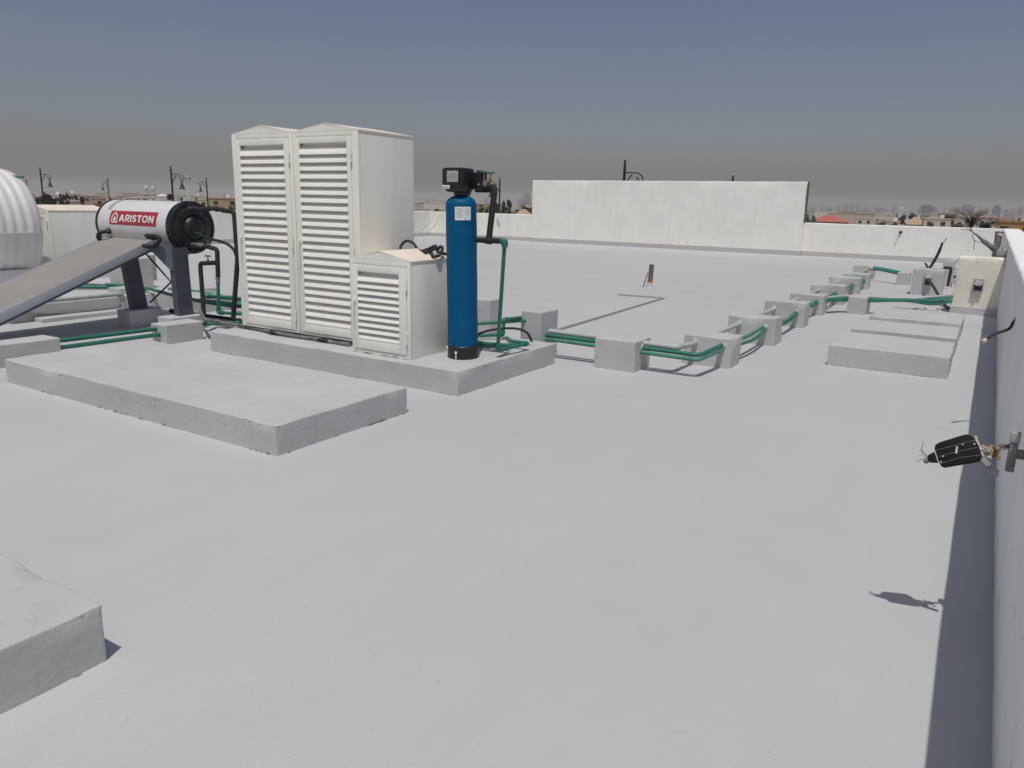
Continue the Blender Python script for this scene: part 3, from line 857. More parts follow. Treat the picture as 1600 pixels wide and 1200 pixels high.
def onhead(x0, x1, z0, z1, d):
    bb = MB()
    vs = [Vector((HX, HY, 0)) + ROT @ Vector((x, fy - dd, 0)) + Vector((0, 0, z)) for dd in (0, d) for x, z in ((x0, z0), (x1, z0), (x1, z1), (x0, z1))]
    bb.add(vs, [(0, 1, 2, 3), (4, 7, 6, 5), (0, 4, 5, 1), (1, 5, 6, 2), (2, 6, 7, 3), (3, 7, 4, 0)])
    return bb
onhead(-0.055, 0.075, HZ - 0.028, HZ + 0.085, 0.006).build('screen_bezel', BLACKI, head, bevel=0.003)
sc = onhead(-0.038, 0.066, HZ - 0.012, HZ + 0.075, 0.009).build('display_screen', SCREEN, head, bevel=0.002)
for (x0, x1, z0, z1) in ((-0.02, 0.04, HZ + 0.045, HZ + 0.055), (-0.012, 0.015, HZ + 0.022, HZ + 0.038), (0.022, 0.045, HZ + 0.022, HZ + 0.038)):
    onhead(x0, x1, z0, z1, 0.0105).build('display_segment', GREYINK, sc)
nb = onhead(-0.085, -0.015, HZ - 0.064, HZ - 0.036, 0.005).build('name_badge', WHITEL, head, bevel=0.002)
onhead(-0.078, -0.024, HZ - 0.054, HZ - 0.047, 0.0065).build('badge_print', GREYINK, nb)
b = MB(); b.box(-3.665, -3.575, 5.26, 5.34, 1.60, 1.735); b.build('side_module', BLACKP, head, bevel=0.01)
b = MB(); b.cyl((-3.62, 5.30, 1.735), (-3.62, 5.30, 1.75), 0.03, 0.03, 12); b.build('module_cap', BLACKP, head)

# bypass valves with green wheels, black insulated drop and green riser
t = thing('softener_bypass_pipe', (-3.48, 5.4, 0.2), 'black bypass pipe with green hand wheels and green riser beside the blue tank', 'pipe')
b = MB(); b.tube(fillet([(-3.67, 5.29, 1.645), (-3.475, 5.305, 1.625), (-3.525, 5.30, 1.20)], 0.05), 0.026, 12); b.build('insulated_drop', BLACKI, t)
b = MB(); b.tube([(-3.68, 5.33, 1.60), (-3.56, 5.34, 1.60), (-3.50, 5.33, 1.615)], 0.022, 10); b.build('insulated_return', BLACKI, t)
b = MB(); b.tube([(-3.66, 5.29, 1.197), (-3.40, 5.31, 1.197)], 0.024, 12); b.build('insulated_crosspipe', BLACKI, t)
b = MB(); b.lathe([(0.030, -0.03), (0.032, 0), (0.03, 0.03)], (-3.525, 5.30, 1.197), axis='X', n=12); b.build('tee_wrap', BLACKI, t)
for (vx, vy, vz) in ((-3.575, 5.29, 1.655), (-3.525, 5.31, 1.65)):
    b = MB(); b.lathe([(0.022, -0.035), (0.026, -0.02), (0.02, 0), (0.026, 0.02), (0.022, 0.035)], (vx, vy, vz - 0.012), axis='X', n=12)
    b.lathe([(0.016, 0.01), (0.014, 0.035), (0.007, 0.037), (0.007, 0.08)], (vx, vy, vz), n=10)
    vb = b.build('valve_body', BRASS, t)
    b = MB(); b.tube([(vx + 0.034 * math.cos(a), vy + 0.034 * math.sin(a), vz + 0.083) for a in [k * math.pi / 8 for k in range(17)]], 0.0055, 6, cap=False)
    b.box(vx - 0.034, vx + 0.034, vy - 0.005, vy + 0.005, vz + 0.079, vz + 0.086); b.box(vx - 0.005, vx + 0.005, vy - 0.034, vy + 0.034, vz + 0.0795, vz + 0.0855)
    b.build('hand_wheel', GREEN, vb)
b = MB(); b.cyl((-3.61, 5.29, 1.642), (-3.60, 5.29, 1.641), 0.031, 0.031, 14); b.build('white_seal', WHITEL, t)
b = MB(); b.tube(fillet([(-3.41, 5.31, 1.197), (-3.375, 5.313, 1.197), (-3.38, 5.315, 1.15)], 0.03), 0.027, 12); b.build('green_elbow', GREEN, t)
b = MB(); b.tube(fillet([(-3.38, 5.315, 1.17), (-3.485, 5.405, 0.262), (-3.455, 5.86, 0.262), (-3.62, 5.87, 0.262)], 0.02), 0.0165, 12); b.build('green_riser', GREEN, t)
for p, a, c in (((-3.485, 5.405, 0.262), (-3.478, 5.40, 0.32), (-3.481, 5.46, 0.262)), ((-3.455, 5.86, 0.262), (-3.458, 5.81, 0.262), (-3.50, 5.862, 0.262))):
    b = MB(); b.tube(fillet([a, p, c], 0.025), 0.022, 12); b.build('elbow_fitting', GREEN, t)
# tangle of green pipes on the plinth behind the tank
pipe('green_pipe', 'green pipe rising from behind the blue tank to the tall narrow block', [(-4.25, 5.75, 0.36), (-4.1, 6.05, 0.36), (-3.80, 6.5, 0.37)], 0.019, GREENP, 0.1, (0,), GREEN)
pipe('green_pipe', 'dark green pipe crossing the plinth behind the foot of the riser', [(-4.05, 5.62, 0.25), (-3.55, 5.72, 0.25)], 0.018, GREEN)
pipe('green_pipe', 'low green pipe with stepped elbow beside the tall narrow block', [(-3.86, 6.40, 0.40), (-3.93, 6.20, 0.395), (-3.93, 6.18, 0.25), (-4.2, 5.85, 0.245)], 0.017, GREEN, 0.03, (1, 2))
pipe('green_pipe', 'lowest green pipe lying on the plinth behind the blue tank', [(-4.0, 5.45, 0.222), (-3.62, 5.95, 0.222), (-3.9, 6.2, 0.222)], 0.017, GREENP, 0.08)
b = MB(); b.tube(curve([(-4.0, 5.66, 0.25), (-3.9, 5.83, 0.33), (-3.72, 5.98, 0.36), (-3.60, 6.06, 0.33), (-3.55, 6.10, 0.235)]), [0.012] * 33, 8)
tag(b.build('black_hose', BLACKI), 'short black hose arching over the green pipes on the plinth', 'hose')
# hoses on the small cabinet
b = MB(); b.tube(curve([(-4.52, 5.36, 1.05), (-4.545, 5.40, 1.10), (-4.50, 5.42, 1.145), (-4.42, 5.42, 1.13), (-4.36, 5.40, 1.085), (-4.30, 5.38, 1.073), (-4.2, 5.37, 1.062)]), 0.0125, 8)
tag(b.build('black_hose', BLACKI), 'black hose end looping up at the back of the small cabinet', 'hose')
b = MB(); b.tube(curve([(-4.22, 5.38, 1.075), (-4.12, 5.30, 1.060), (-4.02, 5.20, 1.045), (-3.995, 5.24, 1.05), (-4.03, 5.34, 1.10), (-4.09, 5.39, 1.115), (-4.10, 5.36, 1.075), (-4.0, 5.34, 1.06), (-3.9, 5.34, 1.07), (-3.80, 5.40, 1.05)]), 0.0135, 8)
tag(b.build('black_hose', BLACKI), 'coiled black hose lying on the small cabinet roof beside the blue tank', 'hose')
b = MB(); b.tube(curve([(-4.3, 5.36, 1.076), (-4.18, 5.30, 1.068), (-4.10, 5.33, 1.10), (-4.14, 5.38, 1.12), (-4.21, 5.37, 1.09), (-4.24, 5.33, 1.072), (-4.15, 5.26, 1.064)]), 0.0125, 8)
tag(b.build('black_hose', BLACKI), 'tight black hose loop on the ridge of the small cabinet', 'hose')

# ================================================================== SOLAR WATER HEATER
AX_Y, AX_Z, AR = 5.50, 1.15, 0.283
t = thing('solar_water_heater', (-8.2, 5.3, 0.19), 'solar water heater with a white horizontal tank, red name sticker and sloping grey collector', 'water heater')
b = MB()
b.lathe([(AR - 0.01, -9.07), (AR, -9.06), (AR, -7.71), (AR - 0.004, -7.70)], (0, AX_Y, AX_Z), axis='X', n=64)
body = b.build('storage_tank', HEATW, t)
b = MB()
b.lathe([(AR + 0.006, -7.73), (AR + 0.010, -7.715), (AR + 0.008, -7.66), (AR - 0.01, -7.645), (AR - 0.03, -7.645), (AR - 0.045, -7.655), (AR - 0.06, -7.64),
         (0.15, -7.628), (0.135, -7.64), (0.125, -7.635), (0.115, -7.61), (0.08, -7.59), (0.03, -7.585), (0.002, -7.585)], (0, AX_Y, AX_Z), axis='X', n=64)
cap = b.build('end_cap', BLACKP, t)
for k in range(8):
    a = k * math.pi / 4 + 0.2
    b = MB()
    d = Vector((0, math.cos(a), math.sin(a)))
    c0 = Vector((-7.632, AX_Y, AX_Z))
    b.tube([c0 + d * 0.14, c0 + d * 0.235 + Vector((-0.004, 0, 0))], 0.006, 6)
    b.build('radial_rib', BLACKP, cap)
b = MB(); b.lathe([(AR - 0.05, -9.11), (AR - 0.01, -9.10), (AR + 0.008, -9.08), (AR + 0.008, -9.05), (AR + 0.002, -9.045)], (0, AX_Y, AX_Z), axis='X', n=48); b.build('end_cap', BLACKP, t)
def cyl_patch(x0, x1, a0, a1, rad, nn=14, nx=1):
    bb = MB()
    for i in range(nn + 1):
        a = a0 + (a1 - a0) * i / nn
        for j in range(nx + 1):
            x = x0 + (x1 - x0) * j / nx
            bb.v.append(Vector((x, AX_Y - rad * math.cos(a), AX_Z + rad * math.sin(a))))
    for i in range(nn):
        for j in range(nx):
            p = i * (nx + 1) + j
            bb.f.append((p, p + 1, p + nx + 2, p + nx + 1))
    return bb
# strap over the top at left
cyl_patch(-8.90, -8.84, 0.66, 2.2, AR + 0.004).build('grey_strap', GREYBOX, t)
# red sticker with its lettering and house emblem
SA0, SA1 = 0.02, 0.60
SX0, SX1 = -8.80, -7.905
st = cyl_patch(SX0, SX1, SA0, SA1, AR + 0.0022).build('name_sticker', RED, t)
def strip(pts, w_):
    """Quads of constant width along a polyline, mitred."""
    P = [Vector((a, b_, 0)) for a, b_ in pts]
    L_, R_ = [], []
    for k, p in enumerate(P):
        t0 = (P[min(k + 1, len(P) - 1)] - P[k]).normalized() if k < len(P) - 1 else (P[k] - P[k - 1]).normalized()
        t1 = (P[k] - P[k - 1]).normalized() if k else t0
        tt = (t0 + t1).normalized()
        nn = Vector((-tt.y, tt.x, 0)) * (w_ / 2 / max(0.5, tt.dot(t0)))
        L_.append((p + nn)[:2]); R_.append((p - nn)[:2])
    return [[L_[k], R_[k], R_[k + 1], L_[k + 1]] for k in range(len(P) - 1)]
W_ = 0.21
def arc(cx, cy, rx, ry, a0, a1, n_=10):
    return [(cx + rx * math.cos(R(a0 + (a1 - a0) * k / n_)), cy + ry * math.sin(R(a0 + (a1 - a0) * k / n_))) for k in range(n_ + 1)]
GLYPH = {
    'A': (1.0, [[(0, 0), (0.23, 0), (0.5, 0.72), (0.5, 1), (0.385, 1)], [(0.77, 0), (1.0, 0), (0.615, 1), (0.5, 1), (0.5, 0.72)], [(0.306, 0.2), (0.694, 0.2), (0.630, 0.37), (0.370, 0.37)]]),
    'R': (0.78, [[(0, 0), (W_, 0), (W_, 1), (0, 1)]] + strip([(W_, 0.90)] + arc(0.46, 0.66, 0.21, 0.24, 90, -90) + [(W_, 0.42)], 0.19) + [[(0.36, 0.324), (0.58, 0.324), (0.82, 0), (0.57, 0)]]),
    'I': (W_, [[(0, 0), (W_, 0), (W_, 1), (0, 1)]]),
    'S': (0.74, strip([(0.66, 0.80)] + arc(0.37, 0.71, 0.265, 0.19, 50, 270, 10) + arc(0.37, 0.30, 0.265, 0.20, 90, -130, 10)[1:] + [(0.06, 0.20)], 0.19)),
    'T': (0.76, [[(0, 0.81), (0.76, 0.81), (0.76, 1), (0, 1)], [(0.275, 0), (0.485, 0), (0.485, 0.81), (0.275, 0.81)]]),
    'O': (0.96, strip(arc(0.48, 0.5, 0.38, 0.405, 0, 360, 24), 0.19)),
    'N': (0.86, [[(0, 0), (W_, 0), (W_, 1), (0, 1)], [(0.65, 0), (0.86, 0), (0.86, 1), (0.65, 1)], [(W_, 1), (W_, 0.66), (0.65, 0), (0.65, 0.34)]]),
}
def bands(poly, lo=-0.1, hi=1.1, n_=9):
    """Cut a convex polygon into level bands so that it can bend round the tank."""
    def clip(pl, y, keep_above):
        out = []
        for k in range(len(pl)):
            a, b_ = pl[k], pl[(k + 1) % len(pl)]
            ia, ib = (a[1] >= y) == keep_above, (b_[1] >= y) == keep_above
            if ia:
                out.append(a)
            if ia != ib and abs(b_[1] - a[1]) > 1e-9:
                f = (y - a[1]) / (b_[1] - a[1])
                out.append((a[0] + (b_[0] - a[0]) * f, y))
        return out
    res = []
    for k in range(n_):
        y0_, y1_ = lo + (hi - lo) * k / n_, lo + (hi - lo) * (k + 1) / n_
        pl = clip(poly, y0_, True)
        if len(pl) >= 3:
            pl = clip(pl, y1_, False)
        if len(pl) >= 3 and max(p[1] for p in pl) - min(p[1] for p in pl) > 1e-6:
            res.append(pl)
    return res
def wrap_text(txt, height, x_left, width, a_mid, rad, name, material, parent):
    gap = 0.14
    total = sum(GLYPH[c][0] for c in txt) + gap * (len(txt) - 1)
    sc_ = width / total
    xo = 0.0
    for c in txt:
        bb = MB()
        for pl in [q_ for p_ in GLYPH[c][1] for q_ in bands(p_)]:
            k = len(bb.v)
            for (u, w2) in pl:
                a = a_mid + (w2 - 0.5) * height / rad
                bb.v.append(Vector((x_left + (xo + u) * sc_, AX_Y - rad * math.cos(a), AX_Z + rad * math.sin(a))))
            bb.f.append(tuple(range(k, k + len(pl))))
        bb.build(name, material, parent, smooth=0)
        xo += GLYPH[c][0] + gap
wrap_text('ARISTON', 0.084, -8.610, 0.655, 0.29, AR + 0.0042, 'sticker_letter', WHITEL, st)
def emblem(polys, name, material, rad):
    bb = MB()
    for pl in [q_ for p_ in polys for q_ in bands(p_, -0.08, 0.08)]:
        k = len(bb.v)
        for (u, w_) in pl:
            a = 0.30 + w_ / AR
            bb.v.append(Vector((-8.70 + u, AX_Y - rad * math.cos(a), AX_Z + rad * math.sin(a))))
        bb.f.append(tuple(range(k, k + len(pl))))
    return bb.build(name, material, st, smooth=0)
h, g = 0.058, 0.042
o_, i_ = [(-h, -0.06), (h, -0.06), (h, 0.022), (0, 0.068), (-h, 0.022)], [(-g, -0.045), (g, -0.045), (g, 0.016), (0, 0.050), (-g, 0.016)]
emblem([[o_[k], o_[(k + 1) % 5], i_[(k + 1) % 5], i_[k]] for k in range(5)], 'house_emblem', WHITEL, AR + 0.0042)
emblem([[(-0.022, -0.038), (0.018, -0.038), (0.027, -0.018), (0.012, 0.006), (-0.004, 0.022), (-0.006, 0.004), (-0.022, -0.012)]], 'flame_emblem', WHITEL, AR + 0.0042)
# ports and hoses on the front of the tank
for (x, pts) in ((-8.83, [(-8.83, 5.235, 1.075), (-8.84, 5.18, 1.07), (-8.90, 5.14, 1.045), (-8.93, 5.14, 0.995), (-8.95, 5.17, 0.98)]),
                 (-7.98, [(-7.98, 5.245, 1.04), (-7.98, 5.17, 1.04), (-7.96, 5.13, 1.06), (-7.83, 5.11, 1.06), (-7.71, 5.10, 1.055), (-7.685, 5.10, 1.02), (-7.76, 5.10, 0.965), (-7.87, 5.10, 0.945), (-8.03, 5.13, 0.945)])):
    b = MB(); b.tube([(x, 5.25, pts[0][2]), (x, 5.205, pts[0][2])], 0.034, 14); pr_ = b.build('port_collar', BLACKP, t)
    b = MB(); b.tube([(x, 5.215, pts[0][2]), (x, 5.195, pts[0][2])], 0.020, 12); b.build('port_nut', GREYBOX, pr_)
    b = MB(); b.tube(curve(pts, 6), 0.022, 10); b.build('insulated_hose', BLACKI, t)
# pipe and relief valve on top
b = MB(); b.tube([(-8.95, 5.52, 1.452), (-8.25, 5.55, 1.475), (-8.13, 5.55, 1.478)], 0.014, 8); b.build('top_pipe', GREYBOX, t)
b = MB(); b.lathe([(0.03, 0), (0.034, 0.03), (0.026, 0.06), (0.01, 0.07)], (-8.10, 5.55, 1.445), n=12); b.build('relief_valve', BLACKP, t)
# collector
CX0, CX1 = -8.98, -8.05
y_hi, z_hi = 5.26, 1.010
sl = 0.3915
y_lo = 3.30
z_lo = z_hi - sl * (y_hi - y_lo)
dv = Vector((0, y_lo - y_hi, z_lo - z_hi)).normalized()
nv = Vector((0, -dv.z, dv.y)).normalized()
if nv.z < 0:
    nv = -nv
P0 = Vector((0, y_hi, z_hi))
LEN = (Vector((0, y_lo, z_lo)) - P0).length
def cbox(bb, x0, x1, s0, s1, n0, n1):
    vs = [Vector((x, 0, 0)) + P0 + dv * s + nv * n_ for n_ in (n0, n1) for s in (s0, s1) for x in (x0, x1)]
    return bb.add(vs, [(0, 2, 3, 1), (4, 5, 7, 6), (0, 1, 5, 4), (2, 6, 7, 3), (0, 4, 6, 2), (1, 3, 7, 5)])
b = MB(); cbox(b, CX0 + 0.006, CX1 - 0.006, 0.006, LEN - 0.006, -0.075, -0.004); col_ = b.build('collector_panel', COLLECT, t)
b = MB()
cbox(b, CX1 - 0.006, CX1 + 0.004, 0, LEN, -0.09, 0.0)
cbox(b, CX0 - 0.004, CX0 + 0.006, 0, LEN, -0.09, 0.0)
cbox(b, CX0 + 0.007, CX1 - 0.007, -0.004, 0.006, -0.09, 0.0)
cbox(b, CX0 + 0.007, CX1 - 0.007, LEN - 0.006, LEN + 0.004, -0.09, 0.0)
b.build('collector_frame', ALU, t, bevel=0.002)
b = MB(); cbox(b, CX1 - 0.05, CX1 + 0.001, 0, LEN, -0.115, -0.0905); b.build('support_rail', LEGM, t)
b = MB(); cbox(b, CX0, CX0 + 0.05, 0, LEN, -0.115, -0.0905); b.build('support_rail', LEGM, t)
# legs: deep folded channels
def leg(x0, x1, yb, yt, ztop):
    bb = MB()
    for (u0, u1, v0, v1) in ((x0, x1, 0.0, 0.012), (x0, x0 + 0.012, 0.012, 0.178), (x0, x1, 0.168, 0.18), (x1 - 0.03, x1, 0.16, 0.168)):
        vs = [Vector((x, (yt if z else yb) + y, ztop if z else 0.19)) for z in (0, 1) for y in (v0, v1) for x in (u0, u1)]
        bb.add(vs, [(0, 2, 3, 1), (4, 5, 7, 6), (0, 1, 5, 4), (2, 6, 7, 3), (0, 4, 6, 2), (1, 3, 7, 5)])
    vs = [Vector((x, (yt if z else yb) + y, ztop if z else 0.19)) for z in (0, 1) for y in (0.0125, 0.16) for x in (x1 - 0.016, x1)]
    bb.add(vs, [(0, 2, 3, 1), (4, 5, 7, 6), (0, 1, 5, 4), (2, 6, 7, 3), (0, 4, 6, 2), (1, 3, 7, 5)])
    return bb
leg(-8.47, -8.38, 5.16, 5.08, 0.90).build('leg', LEGM, t)
leg(-7.66, -7.57, 5.19, 5.17, 0.94).build('leg', LEGM, t)
b = MB(); b.prism([(-8.04, 0.955), (-7.585, 0.955), (-7.585, 0.70), (-7.64, 0.70), (-7.98, 0.905)], 'Y', 5.165, 5.180); b.build('gusset_plate', GUSS, t)
b = MB(); b.box(-8.60, -7.55, 5.30, 5.36, 0.86, 0.90); b.build('saddle_beam', LEGM, t)
b = MB(); b.cyl((-8.40, 5.34, 0.88), (-7.66, 5.38, 0.33), 0.010, 0.010, 8); b.build('cross_brace', BLACKP, t)
b = MB(); b.cyl((-8.36, 5.36, 0.26), (-7.66, 5.39, 0.72), 0.010, 0.010, 8); b.build('cross_brace', BLACKP, t)
b = MB(); cbox(b, CX1 - 0.36, CX1 - 0.30, 0.02, 0.10, -0.16, -0.116); b.build('rail_clip', LEGM, t)
b = MB(); b.box(-8.10, -8.05, 3.40, 3.45, -0.01, 0.20); b.build('leg', LEGM, t)
b = MB(); b.box(-9.09, -9.04, 3.40, 3.45, -0.01, 0.20); b.build('leg', LEGM, t)

# heater pipework
t = thing('heater_outlet_pipe', (-6.95, 5.45, 0.2), 'black insulated hot water pipe from the heater cap top, dropping beside the tall cabinet', 'pipe')
b = MB(); b.tube([(-7.66, 5.46, 1.365), (-7.57, 5.46, 1.365)], 0.016, 10); b.build('brass_nipple', BRASS, t)
b = MB(); b.tube(curve([(-7.58, 5.46, 1.365), (-7.40, 5.455, 1.355), (-7.25, 5.45, 1.368), (-7.1, 5.45, 1.362), (-6.98, 5.45, 1.35)], 6), [0.026 + 0.004 * math.sin(k * 1.3) for k in range(25)], 10); b.build('wrapped_run', BLACKI, t)
b = MB(); b.tube(fillet([(-7.0, 5.45, 1.352), (-6.87, 5.45, 1.345), (-6.86, 5.45, 0.85), (-6.98, 5.44, 0.20)], 0.05), 0.026, 10); b.build('insulated_drop', BLACKI, t)
b = MB(); b.tube(curve([(-7.60, 5.47, 1.09), (-7.50, 5.46, 1.085), (-7.3, 5.45, 1.045), (-7.05, 5.45, 1.01), (-6.92, 5.45, 0.95), (-6.88, 5.45, 0.88)]), 0.016, 8); b.build('branch_hose', BLACKI, t)
b = MB(); b.tube(curve([(-6.78, 5.52, 0.75), (-6.80, 5.52, 0.5), (-6.88, 5.50, 0.22)]), 0.018, 8); b.build('second_drop', BLACKI, t)
b = MB(); b.tube([(-7.01, 5.45, 1.335), (-6.985, 5.45, 1.375)], 0.010, 6); b.build('clip', WIREW, t)
t = thing('heater_inlet_pipe', (-7.22, 5.45, 0.2), 'black and green cold water pipe with brass union below the heater cap', 'pipe')
b = MB(); b.tube([(-7.66, 5.45, 0.972), (-7.52, 5.45, 0.970)], 0.017, 10); b.build('brass_nipple', BRASS, t)
b = MB(); b.tube([(-7.53, 5.45, 0.970), (-7.36, 5.45, 0.962)], 0.022, 10); b.build('grey_wrap', TAPEG, t)
b = MB(); b.tube(fillet([(-7.40, 5.45, 0.964), (-7.19, 5.45, 0.935), (-7.205, 5.45, 0.635)], 0.04), 0.025, 10); b.build('insulated_run', BLACKI, t)
b = MB(); b.lathe([(0.020, 0.565), (0.027, 0.575), (0.022, 0.59), (0.026, 0.605), (0.026, 0.635), (0.021, 0.645), (0.027, 0.66)], (-7.21, 5.45, 0), n=10); b.build('brass_union', BRASS, t)
b = MB(); b.tube(fillet([(-7.212, 5.45, 0.57), (-7.235, 5.45, 0.235), (-6.9, 5.47, 0.25), (-6.5, 5.62, 0.25)], 0.035), 0.0185, 10); b.build('green_run', GREEN, t)
b = MB(); b.tube(fillet([(-7.232, 5.45, 0.29), (-7.235, 5.45, 0.235), (-7.17, 5.453, 0.238)], 0.03), 0.025, 10); b.build('elbow_fitting', GREEN, t)
for (x, z) in ((-7.335, 0.962), (-7.36, 0.785)):
    b = MB(); b.cyl((x, 5.45, z), (x, 5.45, z + 0.065), 0.007, 0.007, 8)
    b.cyl((x, 5.45, z), (x, 5.45, z + 0.035), 0.014, 0.012, 8); vb = b.build('valve_stem', BRASS, t)
    b = MB(); b.tube([(x - 0.05, 5.45, z + 0.068), (x + 0.05, 5.45, z + 0.070)], 0.008, 8); b.build('lever_handle', GREEN, vb)
b = MB(); b.tube(fillet([(-7.20, 5.45, 0.79), (-7.50, 5.45, 0.765), (-7.43, 5.40, 0.21)], 0.04), 0.025, 10); b.build('insulated_branch', BLACKI, t)
t = thing('insulated_floor_pipe', (-6.8, 4.97, 0.2), 'worn taped black pipe lying along the foot of the tall cabinets', 'pipe')
pts = [(-7.43, 5.36, 0.24)] + [(-7.0 + 0.2 * k, 5.10 - 0.014 * k if k < 6 else 4.985 + 0.002 * math.sin(k), 0.222 + 0.005 * math.sin(k * 2.3)) for k in range(0, 12)]
b = MB(); b.tube(curve(pts, 4), 0.019, 10); b.build('taped_run', TAPEG, t)
for xk in (-5.85, -5.2):
    b = MB(); b.tube([(xk, 4.985 + (0.03 if xk < -6 else 0.0), 0.223), (xk + 0.13, 4.985 + (0.02 if xk < -6 else 0), 0.224)], 0.0215, 10); b.build('black_patch', BLACKI, t)

# ================================================================== RIBBED WHITE TANK AT FAR LEFT
t = thing('ribbed_water_tank', (-12.02, 4.4, 0.2), 'white ribbed plastic water tank lying on its side at the left edge', 'tank')
b = MB()
prof = []
y = 5.62
for (rr, yy) in ((0.02, 5.76), (0.45, 5.755), (0.68, 5.74), (0.77, 5.70), (0.80, 5.64)):
    prof.append((rr, yy))
yy = 5.62
while yy > 3.3:
    for k in range(6):
        prof.append((0.80 + 0.020 * (0.5 - 0.5 * math.cos(k / 6 * 2 * math.pi)), yy - 0.13 * k / 6))
    yy -= 0.13
for (rr, y2) in ((0.79, 3.2), (0.6, 3.1), (0.02, 3.05)):
    prof.append((rr, y2))
b.lathe(prof, (-12.02, 0, 1.0), axis='Y', n=64)
b.build('tank_shell', PEW, t)
b = MB(); b.box(-12.84, -11.20, 3.2, 5.64, 0.955, 0.965); b.build('mould_seam', PEW, t)
b = MB(); b.lathe([(0.22, 1.78), (0.22, 1.87), (0.2, 1.885)], (-12.02, 5.15, 0), n=28); b.build('lid', PEW, t)
b = MB(); b.tube([(-11.70, 5.55, 1.70), (-11.56, 5.69, 1.705)], 0.022, 10); b.build('green_inlet', GREENP, t)
b = MB(); b.box(-12.7, -12.55, 3.4, 5.5, 0.2, 0.45); b.build('cradle', PEW, t)
b = MB(); b.box(-11.5, -11.35, 3.4, 5.5, 0.2, 0.45); b.build('cradle', PEW, t)

# ================================================================== THINGS ON THE RIGHT PARAPET
# broken floodlight on its bracket
t = thing('broken_floodlight', (0.15, 2.98, 0.75), 'broken black floodlight with crumbling foam hanging off the right parapet', 'lamp')
def frame_at(o, xdir, zdir):
    xd = Vector(xdir).normalized()
    zd = Vector(zdir)
    zd = (zd - xd * zd.dot(xd)).normalized()
    yd = zd.cross(xd)
    mm = Matrix((xd, yd, zd)).transposed().to_4x4()
    mm.translation = Vector(o)
    return mm
FM = frame_at((-0.002, 2.93, 0.702), (0.93, 0.10, 0.42), (-0.12, -0.85, 0.50)) @ Matrix.Diagonal((0.76, 0.90, 0.78, 1))
b = MB()
b.prism([(-0.084, -0.026), (-0.080, -0.040), (-0.068, -0.047), (0.062, -0.052), (0.078, -0.048), (0.086, -0.036), (0.088, 0.0), (0.080, 0.036), (0.070, 0.052), (0.052, 0.058), (-0.058, 0.050), (-0.076, 0.044), (-0.084, 0.030)], 'Z', -0.016, 0.016)
b.xform(FM); lamp_body = b.build('lamp_housing', LAMPB, t, bevel=0.004)
b = MB(); b.prism([(-0.088, -0.024), (-0.118, -0.016), (-0.124, 0.0), (-0.118, 0.012), (-0.088, 0.02)], 'Z', -0.012, 0.010); b.xform(FM); b.build('gear_neck', LAMPB, t, bevel=0.003)
b = MB()
for k in range(3):
    b.tube([FM @ Vector((-0.08, -0.035 + 0.028 * k, 0.017)), FM @ Vector((0.0, -0.028 + 0.025 * k, 0.0195)), FM @ Vector((0.08, -0.034 + 0.03 * k, 0.017))], 0.0011, 6)
b.build('housing_rib', FINM, lamp_body)
for (x, y) in ((-0.075, -0.028), (-0.06, -0.008), (0.074, 0.012), (0.03, 0.02)):
    b = MB(); b.cyl(FM @ Vector((x, y, 0.014)), FM @ Vector((x, y, 0.019)), 0.003, 0.003, 8); b.build('screw_head', STEELG, lamp_body)
b = MB(); b.box(-0.012, 0.018, -0.002, 0.006, 0.016, 0.022); b.xform(FM @ Matrix.Rotation(1.1, 4, 'Z')); b.build('metal_tab', STEELG, lamp_body)
for k in range(4):
    b = MB(); p0 = FM @ Vector((-0.122, -0.01 + 0.006 * k, 0)); b.tube(curve([p0, p0 + Vector((-0.02, 0, 0.004 + 0.006 * k)), p0 + Vector((-0.038 + 0.006 * k, 0.004, 0.020 * (k - 0.6)))], 4), 0.0018, 5); b.build('loose_wire', STEELG, t)
b = MB(); b.lathe([(0.008, -0.014), (0.011, -0.004), (0.009, 0.010)], (0, 0, 0), axis='X', n=8); b.xform(FM @ Matrix.Translation((-0.130, -0.006, -0.004))); b.build('cable_gland', FINM, t)
# foam crumbs
rf = random.Random(11)
fo = Vector((0.074, 2.94, 0.715))
for mt, nm, n_, off in ((FOAM, 'foam_crumbs', 60, Vector((0, 0, 0))), (FOAMB, 'browned_foam', 34, Vector((0.024, 0.014, 0.004)))):
    b = MB()
    for k in range(n_):
        c = fo + off + Vector((rf.uniform(-0.014, 0.022), rf.uniform(-0.012, 0.012), rf.uniform(-0.020, 0.014)))
        s = rf.uniform(0.002, 0.007)
        rot = Euler((rf.uniform(0, 3), rf.uniform(0, 3), rf.uniform(0, 3))).to_matrix()
        b.box(c.x - s, c.x + s, c.y - s * 0.7, c.y + s * 0.7, c.z - s * 0.6, c.z + s * 0.6, rot)
    b.build(nm, mt, t, bevel=0.0015, kind='stuff')
b = MB(); b.tube([FM @ Vector((0.086, 0.045, 0.004)), FM @ Vector((0.088, -0.038, 0.004))], 0.005, 6); b.build('gasket_strip', FOAM, t)
